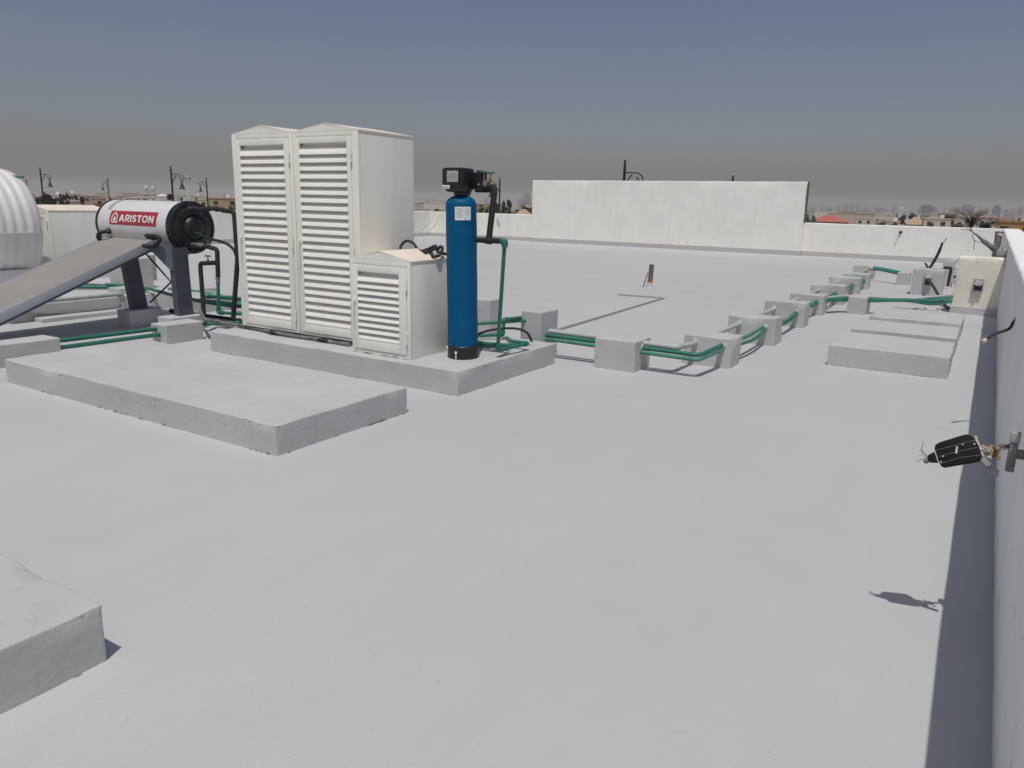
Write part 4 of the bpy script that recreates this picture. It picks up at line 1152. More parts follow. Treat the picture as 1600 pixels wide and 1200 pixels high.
# cast heat-sink arm with teeth
FS = frame_at((0.068, 2.925, 0.700), (0.62, 0.02, -0.62), (-0.1, -0.93, 0.36)) @ Matrix.Scale(0.72, 4)
b = MB()
poly = [(-0.035, -0.016), (0.095, -0.014), (0.110, -0.004), (0.108, 0.006)]
for k in range(5):
    xx = 0.100 - 0.016 * k
    poly += [(xx, 0.010), (xx - 0.003, 0.020), (xx - 0.010, 0.020), (xx - 0.013, 0.010)]
poly += [(-0.02, 0.026), (-0.04, 0.01)]
b.prism(poly, 'Z', -0.006, 0.006); b.xform(FS); b.build('toothed_arm', FINM, t, smooth=20)
b = MB(); b.box(-0.02, 0.05, -0.012, 0.012, 0.0065, 0.012); b.xform(FS); b.build('pale_plate', STEELG, t, bevel=0.002)
for k in range(3):
    b = MB(); b.tube(curve([(0.090, 2.95, 0.714 + 0.009 * k), (0.12, 2.96, 0.728 + 0.009 * k), (0.152, 2.982, 0.732 + 0.004 * k)], 4), 0.0035, 6); b.build('lamp_cable', (RUSTY, WIREB, RUSTY)[k], t)
b = MB(); b.box(0.143, 0.169, 2.965, 2.995, 0.652, 0.785); bk = b.build('bracket_bar', RUSTY, t, bevel=0.003)
b = MB(); b.box(0.1405, 0.1715, 2.962, 2.998, 0.755, 0.79); b.build('bracket_end', GREYBOX, bk, bevel=0.004)
b = MB(); b.box(0.160, 0.215, 2.972, 2.990, 0.70, 0.73); b.build('wall_stub', RUSTY, bk)

# switch box on the pier, with the taped cable bundle
t = thing('switch_box', (0.14, 14.4, 0.86), 'grey electrical switch box behind the cream pier, against the right parapet', 'box')
b = MB(); b.box(0.075, 0.20, 14.15, 14.35, 0.72, 0.97); bx_ = b.build('box_body', GREYBOX, t, bevel=0.006)
b = MB(); b.box(0.085, 0.19, 14.142, 14.151, 0.74, 0.89); b.build('box_cover', RUSTY, bx_, bevel=0.002)
for k in range(3):
    b = MB(); b.tube([(0.10 + 0.03 * k, 14.25, 0.965), (0.105 + 0.03 * k, 14.26, 1.0)], 0.007, 6); b.build('cable_tail', WIREW if k != 1 else WIREB, t)
t = thing('taped_cable_bundle', (0.05, 14.2, 0.86), 'thick taped black cable bundle with frayed end leaning from the switch box', 'cable')
b = MB(); b.tube(curve([(0.05, 14.1, 0.86), (0.045, 14.1, 0.93), (-0.02, 14.08, 1.01), (-0.13, 14.05, 1.09), (-0.22, 14.03, 1.17), (-0.33, 14.0, 1.25)], 6),
        [0.020] * 8 + [0.03, 0.036, 0.038, 0.036, 0.037, 0.038, 0.036, 0.036, 0.036, 0.034, 0.034, 0.03] + [0.022, 0.02, 0.018, 0.016, 0.014, 0.012, 0.011, 0.010, 0.009, 0.008, 0.007], 8); b.build('cable_sheath', TAPEG, t)
for k, (dx, dz) in enumerate(((-0.20, 0.09), (-0.12, 0.12), (-0.16, 0.03), (-0.08, 0.10))):
    b = MB(); b.tube(curve([(-0.30, 14.0, 1.235), (-0.30 + dx * 0.5, 14.0, 1.235 + dz * 0.7), (-0.30 + dx, 13.99, 1.235 + dz)], 4), 0.005, 5); b.build('frayed_wire', WIREB if k % 2 else RUSTY, t)
b = MB(); b.tube(curve([(-0.27, 14.0, 1.20), (-0.285, 13.99, 1.15), (-0.25, 13.98, 1.10), (-0.245, 13.97, 1.0), (-0.235, 13.97, 0.95)], 5), 0.005, 5); b.build('hanging_wire', WIREB, t)
b = MB(); b.tube(curve([(-0.25, 14.0, 1.11), (-0.21, 14.0, 1.09), (-0.17, 14.0, 1.08)], 4), 0.014, 6); b.build('white_tape', WIREW, t)
# metal pipes at the far corner
t = thing('corner_pipes', (0.12, 24, 0), 'cluster of grey conduit pipes standing in the far right corner by the parapet', 'pipe')
for k in range(3):
    b = MB(); b.cyl((0.04 + 0.055 * k, 23.6 + 0.1 * k, 0.0), (0.04 + 0.055 * k, 23.6 + 0.1 * k, 1.02 - 0.03 * k), 0.026, 0.026, 10); b.build('conduit', GREYBOX if k else RUSTY, t)
b = MB(); b.box(0.0, 0.20, 23.5, 23.9, 1.02, 1.07); b.build('rusty_clamp', RUSTY, t, bevel=0.01)
# cable end poking out of the right parapet
t = thing('wall_cable', (0.2, 6.4, 0.8), 'short dark cable with a pale tip poking out of the right parapet', 'cable')
b = MB(); b.tube(curve([(0.215, 6.25, 0.83), (0.195, 6.2, 0.79), (0.175, 6.2, 0.735), (0.10, 6.15, 0.70), (0.045, 6.1, 0.655)], 6), [0.006] * 7 + [0.0105] * 18, 8); b.build('cable_sheath', WIREB, t)
b = MB(); b.tube([(0.053, 6.107, 0.662), (0.035, 6.09, 0.645)], [0.014, 0.018], 8); b.build('pale_tip', FOAM, t)
# bits on the back parapet
t = thing('drain_hole', (-2.52, 27.24, 0.88), 'small dark hole with a trailing stain wire on the back parapet', 'hole')
b = MB(); b.cyl((-2.52, 27.26, 0.88), (-2.52, 27.21, 0.88), 0.045, 0.045, 12); b.build('pipe_mouth', BLACKP, t)
b = MB(); b.tube(curve([(-2.54, 27.23, 0.84), (-2.60, 27.23, 0.65), (-2.64, 27.23, 0.45)], 4), 0.008, 5); b.build('thin_wire', GREYBOX, t)
b = MB(); b.tube(curve([(-17.72, 27.22, 0.84), (-17.68, 27.2, 0.79), (-17.62, 27.2, 0.70), (-17.60, 27.22, 0.56)], 4), 0.012, 5)
tag(b.build('dangling_wire', WIREB), 'short dark wire dangling on the back parapet left of the tall wall', 'wire')
for k in (0, 1):
    b = MB(); b.tube([(-20.9 + 0.42 * k, 27.2, 1.08), (-20.75 + 0.42 * k, 26.5, 0.55), (-20.5 + 0.38 * k, 25.2 + 0.5 * k, 0.02 + 0.2 * k)], 0.012, 5)
    tag(b.build('guy_wire', GREYBOX), ('left' if k == 0 else 'right') + ' one of two thin grey wires leaning on the back parapet behind the cabinets', 'wire')
# positions (x, y), tops and sizes in metres
LAMPS = [
    (-66.8, 34.2, 3.44, 1) ,
    (-96.3, 57.4, 3.44, -1) ,
    (-125.1, 61.9, 3.45, -1) ,
    (-48.4, 33.4, 3.43, 1) ,
    (-72.0, 53.8, 3.44, -1) ,
    (-33.3, 51.5, 3.43, -1) ,
    (-14.0, 31.6, 3.42, 1) ,
    (-11.1, 37.9, 3.04, 1) ,
]
HOUSES = [
    (-369.9, 182.7, 4.9, 0.63, 'white', 63.7) ,
    (-267.7, 135.4, 2.5, -0.29, 'beige', 63.2) ,
    (-309.5, 163.4, 2.8, 0.75, 'white', 62.2) ,
    (-219.5, 119.7, 4.8, -0.51, 'beige', 61.4) ,
    (-329.1, 179.7, 2.1, 1.35, 'white', 61.4) ,
    (-369.7, 209.6, 5.9, 0.32, 'pink', 60.4) ,
    (-281.1, 163.1, 3.5, -0.01, 'pink', 59.9) ,
    (-450.6, 269.5, 10.2, -0.04, 'beige', 59.1) ,
    (-488.6, 303.2, 10.6, 0.44, 'pink', 58.2) ,
    (-547.1, 350.9, 15.3, -0.39, 'beige', 57.3) ,
    (-518.3, 349.3, 8.6, -0.44, 'white', 56.0) ,
    (-655.6, 458.5, 21.1, -0.67, 'beige', 55.0) ,
    (-363.8, 264.8, 5.1, 1.47, 'beige', 54.0) ,
    (-261.1, 193.5, 4.6, 0.34, 'beige', 53.5) ,
    (-227.4, 175.9, 9.6, 1.04, 'tan', 52.3) ,
    (-326.2, 411.3, 8.5, -3.46, 'beige', 38.4) ,
    (-198.8, 257.1, 6.9, -2.52, 'brown', 37.7) ,
    (-285.4, 379.7, 7.7, -3.1, 'beige', 36.9) ,
    (-212.0, 309.3, 7.7, -2.07, 'beige', 34.4) ,
    (-152.6, 243.7, 3.8, -1.43, 'grey', 32.0) ,
    (-135.6, 224.8, 6.9, -0.45, 'tanhip', 31.1) ,
    (-59.2, 345.0, 14.5, -0.37, 'redhip', 9.7) ,
    (-76.7, 519.4, 8.0, -1.76, 'white', 8.4) ,
    (-54.7, 408.9, 7.3, -1.81, 'beige', 7.6) ,
    (-80.0, 645.1, 11.4, -2.12, 'beige', 7.1) ,
    (-41.4, 372.7, 6.0, -1.54, 'beige', 6.3) ,
    (-29.5, 286.0, 4.6, -1.39, 'beige', 5.9) ,
    (-25.5, 324.0, 6.3, -0.14, 'tanhip', 4.5) ,
    (-17.4, 299.5, 8.0, -0.26, 'beige', 3.3) ,
    (-14.5, 374.7, 6.5, -1.01, 'beige', 2.2) ,
    (-16.7, 524.7, 8.4, -1.19, 'pink', 1.8) ,
    (-3.1, 375.0, 7.2, -0.16, 'redtop', 0.5) ,
    (3.8, 187.5, 7.6, 0.32, 'ochre', -1.2) ,
    (15.2, 474.8, 13.5, 0.9, 'white', -1.8) ,
]
TREES = [
    (-151.9, 76.3, 0.94, 0.61, 0) ,
    (-178.1, 91.0, 1.69, 0.85, 0) ,
    (-168.8, 87.3, 1.32, 1.04, 0) ,
    (-159.5, 83.5, 0.85, 0.55, 0) ,
    (-202.9, 108.3, 1.19, 0.85, 0) ,
    (-211.2, 113.9, 1.54, 0.89, 0) ,
    (-227.7, 125.5, 0.88, 1.14, 0) ,
    (-209.4, 117.3, 0.64, 0.76, 0) ,
    (-130.3, 74.3, 0.04, 0.95, 1) ,
    (-121.2, 70.1, -0.05, 0.72, 1) ,
    (-133.9, 67.5, 0.4, 0.63, 1) ,
    (-134.3, 66.7, 0.17, 0.54, 1) ,
    (-238.9, 181.5, 0.96, 1.94, 0) ,
    (-252.7, 196.4, 1.01, 2.55, 0) ,
    (-162.0, 117.4, 0.45, 0.85, 1) ,
    (-409.2, 287.4, 0.54, 1.39, 0) ,
    (-423.8, 301.3, 0.18, 1.45, 0) ,
    (-136.5, 101.3, 0.39, 0.97, 1) ,
    (-133.2, 105.7, 0.38, 0.99, 1) ,
    (-84.5, 123.9, 1.04, 0.98, 1) ,
    (-77.8, 116.4, 1.32, 1.03, 1) ,
    (-102.5, 147.9, 0.2, 1.03, 1) ,
    (-70.2, 109.4, 2.01, 0.85, 2) ,
    (-74.8, 118.4, 2.29, 0.8, 2) ,
    (-81.9, 125.7, 1.59, 0.74, 2) ,
    (-155.4, 256.6, 0.46, 2.71, 0) ,
    (-147.8, 249.5, 0.56, 2.14, 0) ,
    (-255.6, 333.3, -1.98, 2.05, 0) ,
    (-30.8, 157.0, 0.9, 0.8, 1) ,
    (-31.7, 167.0, 0.38, 0.73, 1) ,
    (-29.4, 318.6, 0.68, 1.47, 0) ,
    (-27.1, 328.9, 1.21, 1.71, 0) ,
    (-29.2, 298.6, -0.39, 0.99, 0) ,
    (-13.6, 299.7, 1.94, 1.87, 0) ,
    (-24.7, 218.6, -0.77, 1.18, 1) ,
    (-14.8, 229.5, -0.54, 1.32, 1) ,
    (-14.6, 199.5, -0.9, 0.51, 0) ,
    (-20.0, 199.0, -0.78, 0.92, 1) ,
    (-5.7, 149.9, -0.13, 0.83, 0) ,
    (-4.4, 139.9, -0.09, 0.77, 0) ,
    (-2.0, 170.0, -0.09, 0.71, 0) ,
    (-1.1, 160.0, -0.08, 0.67, 0) ,
    (-91.3, 694.0, -2.54, 2.86, 0) ,
    (-88.1, 593.5, -3.11, 2.07, 0) ,
    (1.2, 110.0, 0.03, 0.32, 1) ,
]
TOWERS = [
    (-201, 2090, 12.4, 16.9, 1, 5.5) ,
    (-197, 2191, 8.6, 11.7, 1, 5.1) ,
    (-157, 2295, 23.5, 22.2, 2, 3.9) ,
    (-195, 2593, 15.1, 19.9, 0, 4.3) ,
    (-112, 2497, 9.3, 20.8, 0, 2.6) ,
    (-106, 2698, 16.7, 20.8, 2, 2.2) ,
    (-63, 2199, 24.2, 23.8, 0, 1.6) ,
    (-36, 2100, 12.7, 17.5, 3, 1.0) ,
    (-28, 2500, 12.0, 17.5, 3, 0.6) ,
    (-4, 2300, 19.1, 24.5, 2, 0.1) ,
    (18, 2500, 13.2, 16.8, 0, -0.4) ,
    (29, 2300, 16.1, 19.0, 3, -0.7) ,
    (52, 2599, 15.0, 25.1, 0, -1.1) ,
    (70, 2499, 19.9, 26.3, 0, -1.6) ,
    (-678, 3536, 15.4, 17.9, 0, 10.9) ,
    (-696, 3837, 19.4, 28.8, 0, 10.3) ,
    (-596, 3449, 19.7, 18.9, 2, 9.8) ,
    (-613, 3750, 15.9, 26.7, 0, 9.3) ,
    (-612, 3953, 19.4, 34.6, 0, 8.8) ,
    (-570, 3858, 16.1, 38.6, 0, 8.4) ,
    (-554, 3961, 21.9, 38.8, 0, 8.0) ,
    (-475, 3569, 17.2, 22.5, 0, 7.6) ,
    (-377, 2976, 20.3, 10.7, 3, 7.2) ,
    (-386, 3277, 26.6, 17.1, 0, 6.7) ,
    (-349, 3181, 21.3, 14.9, 3, 6.3) ,
    (-359, 3482, 13.9, 26.7, 0, 5.9) ,
    (-226, 2691, 15.8, 10.5, 3, 4.8) ,
    (-168, 2795, 16.0, 18.3, 0, 3.4) ,
    (-136, 2596, 13.1, 13.9, 3, 3.0) ,
    (-1853, 2360, 17.0, 6.8, 0, 38.1) ,
    (-1956, 2533, 13.0, 12.8, 0, 37.7) ,
    (-1871, 2472, 15.1, 5.8, 0, 37.1) ,
    (-1336, 2231, 21.3, 36.2, 0, 30.9) ,
    (-1466, 2502, 19.0, 29.3, 0, 30.4) ,
    (-1612, 2648, 15.3, 22.7, 0, 31.3) ,
    (-1949, 2907, 17.2, 22.0, 0, 33.8) ,
]
FAR = [
    (-651, 308, 13.4, -0.8, 'w', 2) ,
    (-800, 389, 17.8, 0.9, 'w', 66) ,
    (-922, 454, 10.9, -2.0, 'w', 3) ,
    (-1183, 597, 17.8, -1.4, 'b', 37) ,
    (-995, 512, 18.4, 2.8, 'w', 77) ,
    (-730, 382, 11.7, -0.5, 'b', 11) ,
    (-1273, 681, 19.4, 2.5, 'w', 37) ,
    (-934, 510, 18.3, 0.5, 'b', 54) ,
    (-954, 529, 10.8, -0.8, 't', 5) ,
    (-490, 277, 20.0, 0.3, 'p', 60) ,
    (-1036, 595, 16.4, -2.2, 'w', 81) ,
    (-971, 569, 12.9, 2.0, 'b', 81) ,
    (-900, 541, 10.1, -2.3, 'w', 35) ,
    (-1076, 657, 11.6, -0.6, 'w', 37) ,
    (-806, 500, 16.7, 2.9, 'b', 86) ,
    (-1234, 779, 12.2, 3.3, 't', 83) ,
    (-754, 489, 15.8, 1.1, 'b', 79) ,
    (-564, 371, 10.5, -0.1, 'w', 42) ,
    (-884, 593, 14.0, -0.4, 't', 46) ,
    (-1235, 846, 13.8, -1.4, 'w', 14) ,
    (-444, 309, 10.9, 0.7, 'w', 77) ,
    (-425, 303, 11.7, 1.6, 'w', 67) ,
    (-629, 459, 16.2, -0.6, 'w', 30) ,
    (-746, 552, 11.4, 0.1, 'p', 54) ,
    (-1060, 799, 9.3, -1.1, 'w', 67) ,
    (-549, 421, 18.6, -0.8, 'w', 40) ,
    (-830, 654, 13.4, 2.9, 'p', 5) ,
    (-770, 613, 11.3, 2.7, 'w', 43) ,
    (-490, 610, 18.9, -0.3, 'b', 67) ,
    (-432, 550, 17.8, -0.3, 'b', 63) ,
    (-339, 440, 19.6, 0.7, 'w', 50) ,
    (-847, 1111, 19.7, 1.5, 'w', 21) ,
    (-706, 947, 14.2, -0.2, 'b', 27) ,
    (-744, 1059, 10.7, 1.1, 'b', 14) ,
    (-498, 730, 13.2, -0.6, 'w', 25) ,
    (-358, 537, 18.0, 0.4, 't', 60) ,
    (-771, 1185, 9.9, 1.6, 'w', 62) ,
    (-564, 888, 17.5, -2.4, 'w', 66) ,
    (-739, 1193, 12.8, -2.2, 'b', 58) ,
    (-447, 745, 12.4, -0.5, 'b', 51) ,
    (-293, 497, 15.8, 1.3, 'b', 55) ,
    (-175, 887, 13.9, 1.2, 'w', 81) ,
    (-145, 775, 13.6, 1.0, 'w', 47) ,
    (-245, 1350, 10.6, 0.4, 'b', 33) ,
    (-173, 1018, 16.8, -2.6, 'b', 15) ,
    (-166, 1022, 16.9, 0.3, 'w', 66) ,
    (-110, 722, 12.9, 0.9, 't', 80) ,
    (-70, 477, 19.0, 0.3, 'b', 72) ,
    (-106, 785, 17.7, 0.5, 'b', 50) ,
    (-79, 618, 13.0, 0.7, 'w', 55) ,
    (-68, 560, 17.9, -0.7, 'b', 25) ,
    (-120, 1061, 15.8, -2.1, 'b', 82) ,
    (-151, 1427, 16.2, -0.6, 'b', 2) ,
    (-105, 1091, 17.3, -2.1, 'b', 12) ,
    (-56, 639, 14.4, 0.4, 'w', 14) ,
    (-53, 653, 18.7, -0.6, 't', 84) ,
    (-56, 787, 13.5, 0.5, 'b', 90) ,
    (-46, 704, 17.2, 0.3, 'b', 57) ,
    (-81, 1395, 13.4, 2.4, 'b', 56) ,
    (-46, 899, 11.0, 0.3, 'p', 71) ,
    (-47, 1106, 19.5, 1.2, 'w', 65) ,
    (-18, 549, 19.9, 1.4, 'b', 39) ,
    (-37, 1408, 14.3, 1.3, 'b', 77) ,
    (-27, 1273, 11.6, -0.8, 'w', 20) ,
    (-11, 886, 15.8, 0.8, 'b', 33) ,
    (-3, 499, 17.3, -0.6, 'b', 10) ,
    (0, 604, 19.9, -0.4, 'p', 89) ,
    (5, 656, 13.6, -0.8, 'p', 10) ,
    (17, 1051, 17.0, 0.8, 'b', 52) ,
    (15, 637, 14.3, -1.0, 'w', 20) ,
]

# ================================================================== BEYOND THE ROOF
G = 'black street lamps beyond the parapet'
LL = ['black street lamp standing tall above the far left cabinet', 'small black street lamp above the left end of the heater tank',
      'black street lamp half hidden by the ribbed white tank', 'tallest black street lamp above the heater tank',
      'black street lamp between the pale mast and the tall cabinet', 'black street lamp right of the blue tank',
      'large black street lamp rising behind the tall white wall', 'tip of a black lamp post above the right half of the tall white wall']
for (x, y, z, side), lab in zip(LAMPS, LL):
    t = thing('street_lamp', (x, y, GZ), lab, 'street lamp', G)
    b = MB(); b.tube([(x, y, GZ), (x, y, GZ + 0.8), (x, y, GZ + 0.85), (x, y, z - 0.35), (x, y, z)], [0.16, 0.13, 0.08, 0.06, 0.04], 10); b.build('pole', POSTM, t)
    d = Vector((math.cos(YAW), math.sin(YAW), 0)) * side
    p = Vector((x, y, z - 0.52))
    b = MB(); arm = curve([p, p + d * 0.35 + Vector((0, 0, 0.0)), p + d * 0.62 + Vector((0, 0, -0.03)), p + d * 0.80 + Vector((0, 0, -0.20)), p + d * 0.78 + Vector((0, 0, -0.42)), p + d * 0.70 + Vector((0, 0, -0.50))], 5)
    b.tube(arm, 0.026, 6); b.build('arm', POSTM, t)
    b = MB(); b.tube(curve([p + Vector((0, 0, -0.75)), p + d * 0.12 + Vector((0, 0, -0.4)), p + d * 0.35 + Vector((0, 0, -0.06))], 5), 0.026, 6)
    b.tube(curve([p + d * 0.52 + Vector((0, 0, -0.18)), p + d * 0.62 + Vector((0, 0, -0.30)), p + d * 0.68 + Vector((0, 0, -0.55))], 5), 0.03, 6); b.build('scroll_brace', POSTM, t)
    q = p + d * 0.69 + Vector((0, 0, 0.1))
    b = MB(); b.lathe([(0.03, -0.60), (0.05, -0.72), (0.09, -0.82), (0.11, -0.95), (0.19, -1.04), (0.21, -1.09), (0.02, -1.10)], tuple(q), n=14); b.build('lantern', POSTM, t)

def hip(b, x0, x1, y0, y1, z0, z1):
    w_ = min(x1 - x0, y1 - y0) * 0.42
    b.add([(x0, y0, z0), (x1, y0, z0), (x1, y1, z0), (x0, y1, z0), (x0 + w_, (y0 + y1) / 2, z1), (x1 - w_, (y0 + y1) / 2, z1)],
          [(0, 1, 5, 4), (1, 2, 5), (2, 3, 4, 5), (3, 0, 4), (3, 2, 1, 0)])
def house(x, y, w_, z, kind, az, label, group, seed, parts=True):
    r_ = random.Random(seed)
    t = thing('villa', (x, y, GZ), label, 'house', group)
    W2, D2 = max(w_, 3.5) / 2, max(5.0, w_ * 0.45)
    base = {'redhip': 'brown', 'tanhip': 'beige', 'redtop': 'white'}.get(kind, kind)
    T = Matrix.Translation((x, y, 0)) @ Matrix.Rotation(R(az), 4, 'Z')
    ztop = z if 'hip' not in kind else z - 2.4
    b = MB(); b.box(-W2, W2, -D2, D2, GZ, ztop - 0.35); b.xform(T); wl = b.build('wall', HCOL[base], t, smooth=0)
    if 'hip' in kind:
        b = MB(); hip(b, -W2 - 0.7, W2 + 0.7, -D2 - 0.7, D2 + 0.7, ztop - 0.32, z); b.xform(T); b.build('hip_roof', ROOFR if kind == 'redhip' else ROOFT, t, smooth=0)
    else:
        b = MB()
        b.box(-W2 - 0.15, W2 + 0.15, -D2 - 0.15, -D2 + 0.2, ztop - 0.34, ztop)
        b.box(-W2 - 0.15, W2 + 0.15, D2 - 0.2, D2 + 0.15, ztop - 0.34, ztop)
        b.box(-W2 - 0.15, -W2 + 0.2, -D2 + 0.21, D2 - 0.21, ztop - 0.34, ztop)
        b.box(W2 - 0.2, W2 + 0.15, -D2 + 0.21, D2 - 0.21, ztop - 0.34, ztop)
        b.box(-W2 + 0.21, W2 - 0.21, -D2 + 0.21, D2 - 0.21, ztop - 0.345, ztop - 0.25)
        b.xform(T); b.build('flat_roof', ROOFR if kind == 'redtop' else HCOL[base], t, smooth=0)
    if parts:
        n_ = max(1, int(W2 * 2 / 3.2))
        for zz in (ztop - 2.4, ztop - 5.2):
            if zz < GZ + 0.8:
                continue
            for k in range(n_):
                cx = -W2 + (k + 0.5) * 2 * W2 / n_ + r_.uniform(-.3, .3)
                ww = min(0.7, W2 * 0.4)
                b = MB(); b.box(cx - ww, cx + ww, -D2 - 0.03, -D2 + 0.05, zz, zz + 1.3); b.xform(T); wi = b.build('window', GLASSD, t, smooth=0)
                b = MB(); b.box(cx - ww - 0.1, cx + ww + 0.1, -D2 - 0.18, -D2 - 0.001, zz - 0.14, zz - 0.005); b.xform(T); b.build('sill', HCOL['white'], wi, smooth=0)
        if kind in ('white', 'beige', 'tan') and seed % 2 == 0:
            b = MB(); b.lathe([(0.75, ztop - 0.26), (0.78, ztop + 0.7), (0.6, ztop + 0.95), (0.2, ztop + 1.05)], (W2 * 0.4, 0, 0), n=12); b.xform(T); b.build('water_tank', HCOL['white'], t)
    return t
special = {'redhip': 'villa with a red tiled hip roof just right of the tall white wall', 'ochre': 'ochre building at the right edge behind the parapet',
           'tan': 'flat tan house behind the street lamp by the tall cabinet', 'redtop': 'white house with a red roof band near the palm',
           'brown': 'low brown roofed house between the tall cabinet and the blue tank', 'grey': 'low grey house right of the blue tank'}
ORD = ['leftmost', 'second', 'third', 'fourth', 'fifth', 'sixth', 'seventh', 'eighth', 'ninth', 'tenth', 'eleventh', 'twelfth', 'thirteenth', 'fourteenth', 'fifteenth',
       'sixteenth', 'seventeenth', 'eighteenth', 'nineteenth', 'twentieth', 'twenty-first', 'twenty-second', 'twenty-third', 'twenty-fourth', 'twenty-fifth', 'twenty-sixth', 'twenty-seventh', 'twenty-eighth', 'twenty-ninth', 'thirtieth']
def ordinal(rows, key, i):
    """Place of row i among the rows of its own kind, counted from the left of the view."""
    same = sorted((k for k in range(len(rows)) if key(rows[k]) == key(rows[i])), key=lambda k: -math.atan2(-rows[k][0], rows[k][1]))
    w_ = ORD[same.index(i)]
    return w_ if w_ == 'leftmost' else w_ + ' from left'
for i, (x, y, w_, z, kind, az) in enumerate(HOUSES):
    if kind in special:
        house(x, y, w_, z, kind, az + (i * 7) % 11 - 5, special[kind], None, i)
    elif kind == 'tanhip':
        house(x, y, w_, z, kind, az, 'tan hip roofed house ' + ('left of the tall white wall' if x < -50 else 'under the dark trees at right'), None, i)
    else:
        house(x, y, w_, z, kind, az + (i * 7) % 11 - 5, '%s flat roofed villa just beyond the roof, %s of its colour' % (kind, ordinal(HOUSES, lambda r: r[4], i)), 'nearer villas beyond the roof, ' + kind, i)
KIND = {'w': 'white', 'b': 'beige', 'p': 'pink', 't': 'tan'}
for i, (x, y, w_, z, k, rot) in enumerate(FAR):
    house(x, y, w_, z, KIND[k], rot, '%s villa in the distant hazy housing belt, %s of its colour' % ({'w': 'white', 'b': 'beige', 'p': 'pinkish', 't': 'tan'}[k], ordinal(FAR, lambda r: r[4], i)), 'distant villas, ' + KIND[k], 100 + i, parts=False)

def tree(x, y, ztop, rad, kind, seed):
    r_ = random.Random(seed * 13 + 5)
    lab = {0: 'dark green rounded tree among the houses, %s of its kind', 1: 'olive green bushy tree among the houses, %s of its kind', 2: 'tall thin grey-green tree right of the blue tank, %s of three'}[kind] % ordinal(TREES, lambda r: r[4], seed)
    t = thing('broadleaf_tree' if kind != 2 else 'thin_tree', (x, y, GZ), lab, 'tree', {0: 'dark trees beyond the roof', 1: 'olive trees beyond the roof', 2: 'thin trees beyond the roof'}[kind])
    rad = max(rad, 0.7)
    H_ = ztop - GZ
    crz = max(rad * (0.8 if kind != 2 else 1.9), H_ * 0.30)
    cz = ztop - crz
    b = MB(); b.tube([(x, y, GZ), (x + 0.1, y, GZ + H_ * 0.3), (x, y + 0.1, cz), (x, y, cz + crz * 0.6)], [0.2, 0.15, 0.11, 0.03], 7)
    for k in range(5):
        a = k * 1.3 + r_.random()
        b.tube([(x, y, cz - crz * 0.5 + 0.1 * k), (x + math.cos(a) * rad * 0.4, y + math.sin(a) * rad * 0.4, cz), (x + math.cos(a) * rad * 0.75, y + math.sin(a) * rad * 0.75, cz + crz * r_.uniform(0, 0.5))], [0.08, 0.05, 0.02], 5)
    b.build('trunk', BARK, t)
    cl = [(Vector((r_.gauss(0, 0.45), r_.gauss(0, 0.45), r_.uniform(-0.75, 0.8))), r_.uniform(0.22, 0.42)) for _ in range(16)]
    n_ = 1300 if kind == 0 else 900
    verts, faces = [], []
    for k in range(n_):
        c, cr = cl[k % len(cl)]
        d = Vector((r_.gauss(0, 1), r_.gauss(0, 1), r_.gauss(0, 1))).normalized() * cr * r_.uniform(0.5, 1.05)
        q = c + d
        if q.length > 1.05:
            q = q.normalized() * r_.uniform(0.85, 1.05)
        p = Vector((x + q.x * rad, y + q.y * rad, cz + q.z * crz))
        s = r_.uniform(0.12, 0.28) * max(0.8, rad * 0.45)
        u = Vector((r_.gauss(0, 1), r_.gauss(0, 1), r_.gauss(0, 1))).normalized()
        v = u.orthogonal().normalized()
        m_ = len(verts)
        verts += [p - u * s, p + v * s * 0.6, p + u * s, p - v * s * 0.6]
        faces.append((m_, m_ + 1, m_ + 2, m_ + 3))
    b = MB(); b.v, b.f = verts, faces
    b.build('crown', (LEAF0, LEAF1, LEAF2)[kind], t, smooth=0)
for i, (x, y, z, rad, kind) in enumerate(TREES):
    tree(x, y, z, rad, kind, i)

def palm(x, y, ztop, label, seed):
    r_ = random.Random(seed)
    t = thing('palm_tree', (x, y, GZ), label, 'palm')
    zc = ztop - 1.0
    b = MB(); b.tube([(x, y, GZ), (x + 0.05, y, GZ + 2), (x, y, zc)], [0.28, 0.2, 0.17], 9); b.build('trunk', BARK, t)
    for k in range(22):
        a = k * 2.39996
        el = r_.uniform(0.55, 1.45)
        L_ = r_.uniform(1.3, 1.9)
        d = Vector((math.cos(a), math.sin(a), 0))
        sp = curve([(x, y, zc), Vector((x, y, zc)) + d * L_ * 0.45 * math.cos(el) + Vector((0, 0, L_ * 0.5 * math.sin(el))), Vector((x, y, zc)) + d * L_ * math.cos(el * 0.8) + Vector((0, 0, L_ * 0.92 * math.sin(el) - 0.15))], 5)
        b = MB(); b.tube(sp, [0.03 - 0.0025 * q for q in range(len(sp))], 4)
        sd = d.cross(Vector((0, 0, 1)))
        for q in range(1, len(sp)):
            for s_ in (-1, 1):
                for e in (0, 0.5):
                    p = sp[q - 1].lerp(sp[q], e)
                    tip = p + sd * s_ * 0.32 + d * 0.18 + Vector((0, 0, -0.10))
                    m_ = len(b.v)
                    b.v += [p, p + d * 0.05, tip]
                    b.f.append((m_, m_ + 1, m_ + 2))
        b.build('frond', LEAF0 if k % 3 else LEAF2, t, smooth=0)
palm(-1.75, 75.0, 1.55, 'nearer palm tree standing behind the taped cable bundle', 3)
palm(-0.9, 90.0, 1.0, 'lower palm tree just right of the nearer palm', 8)

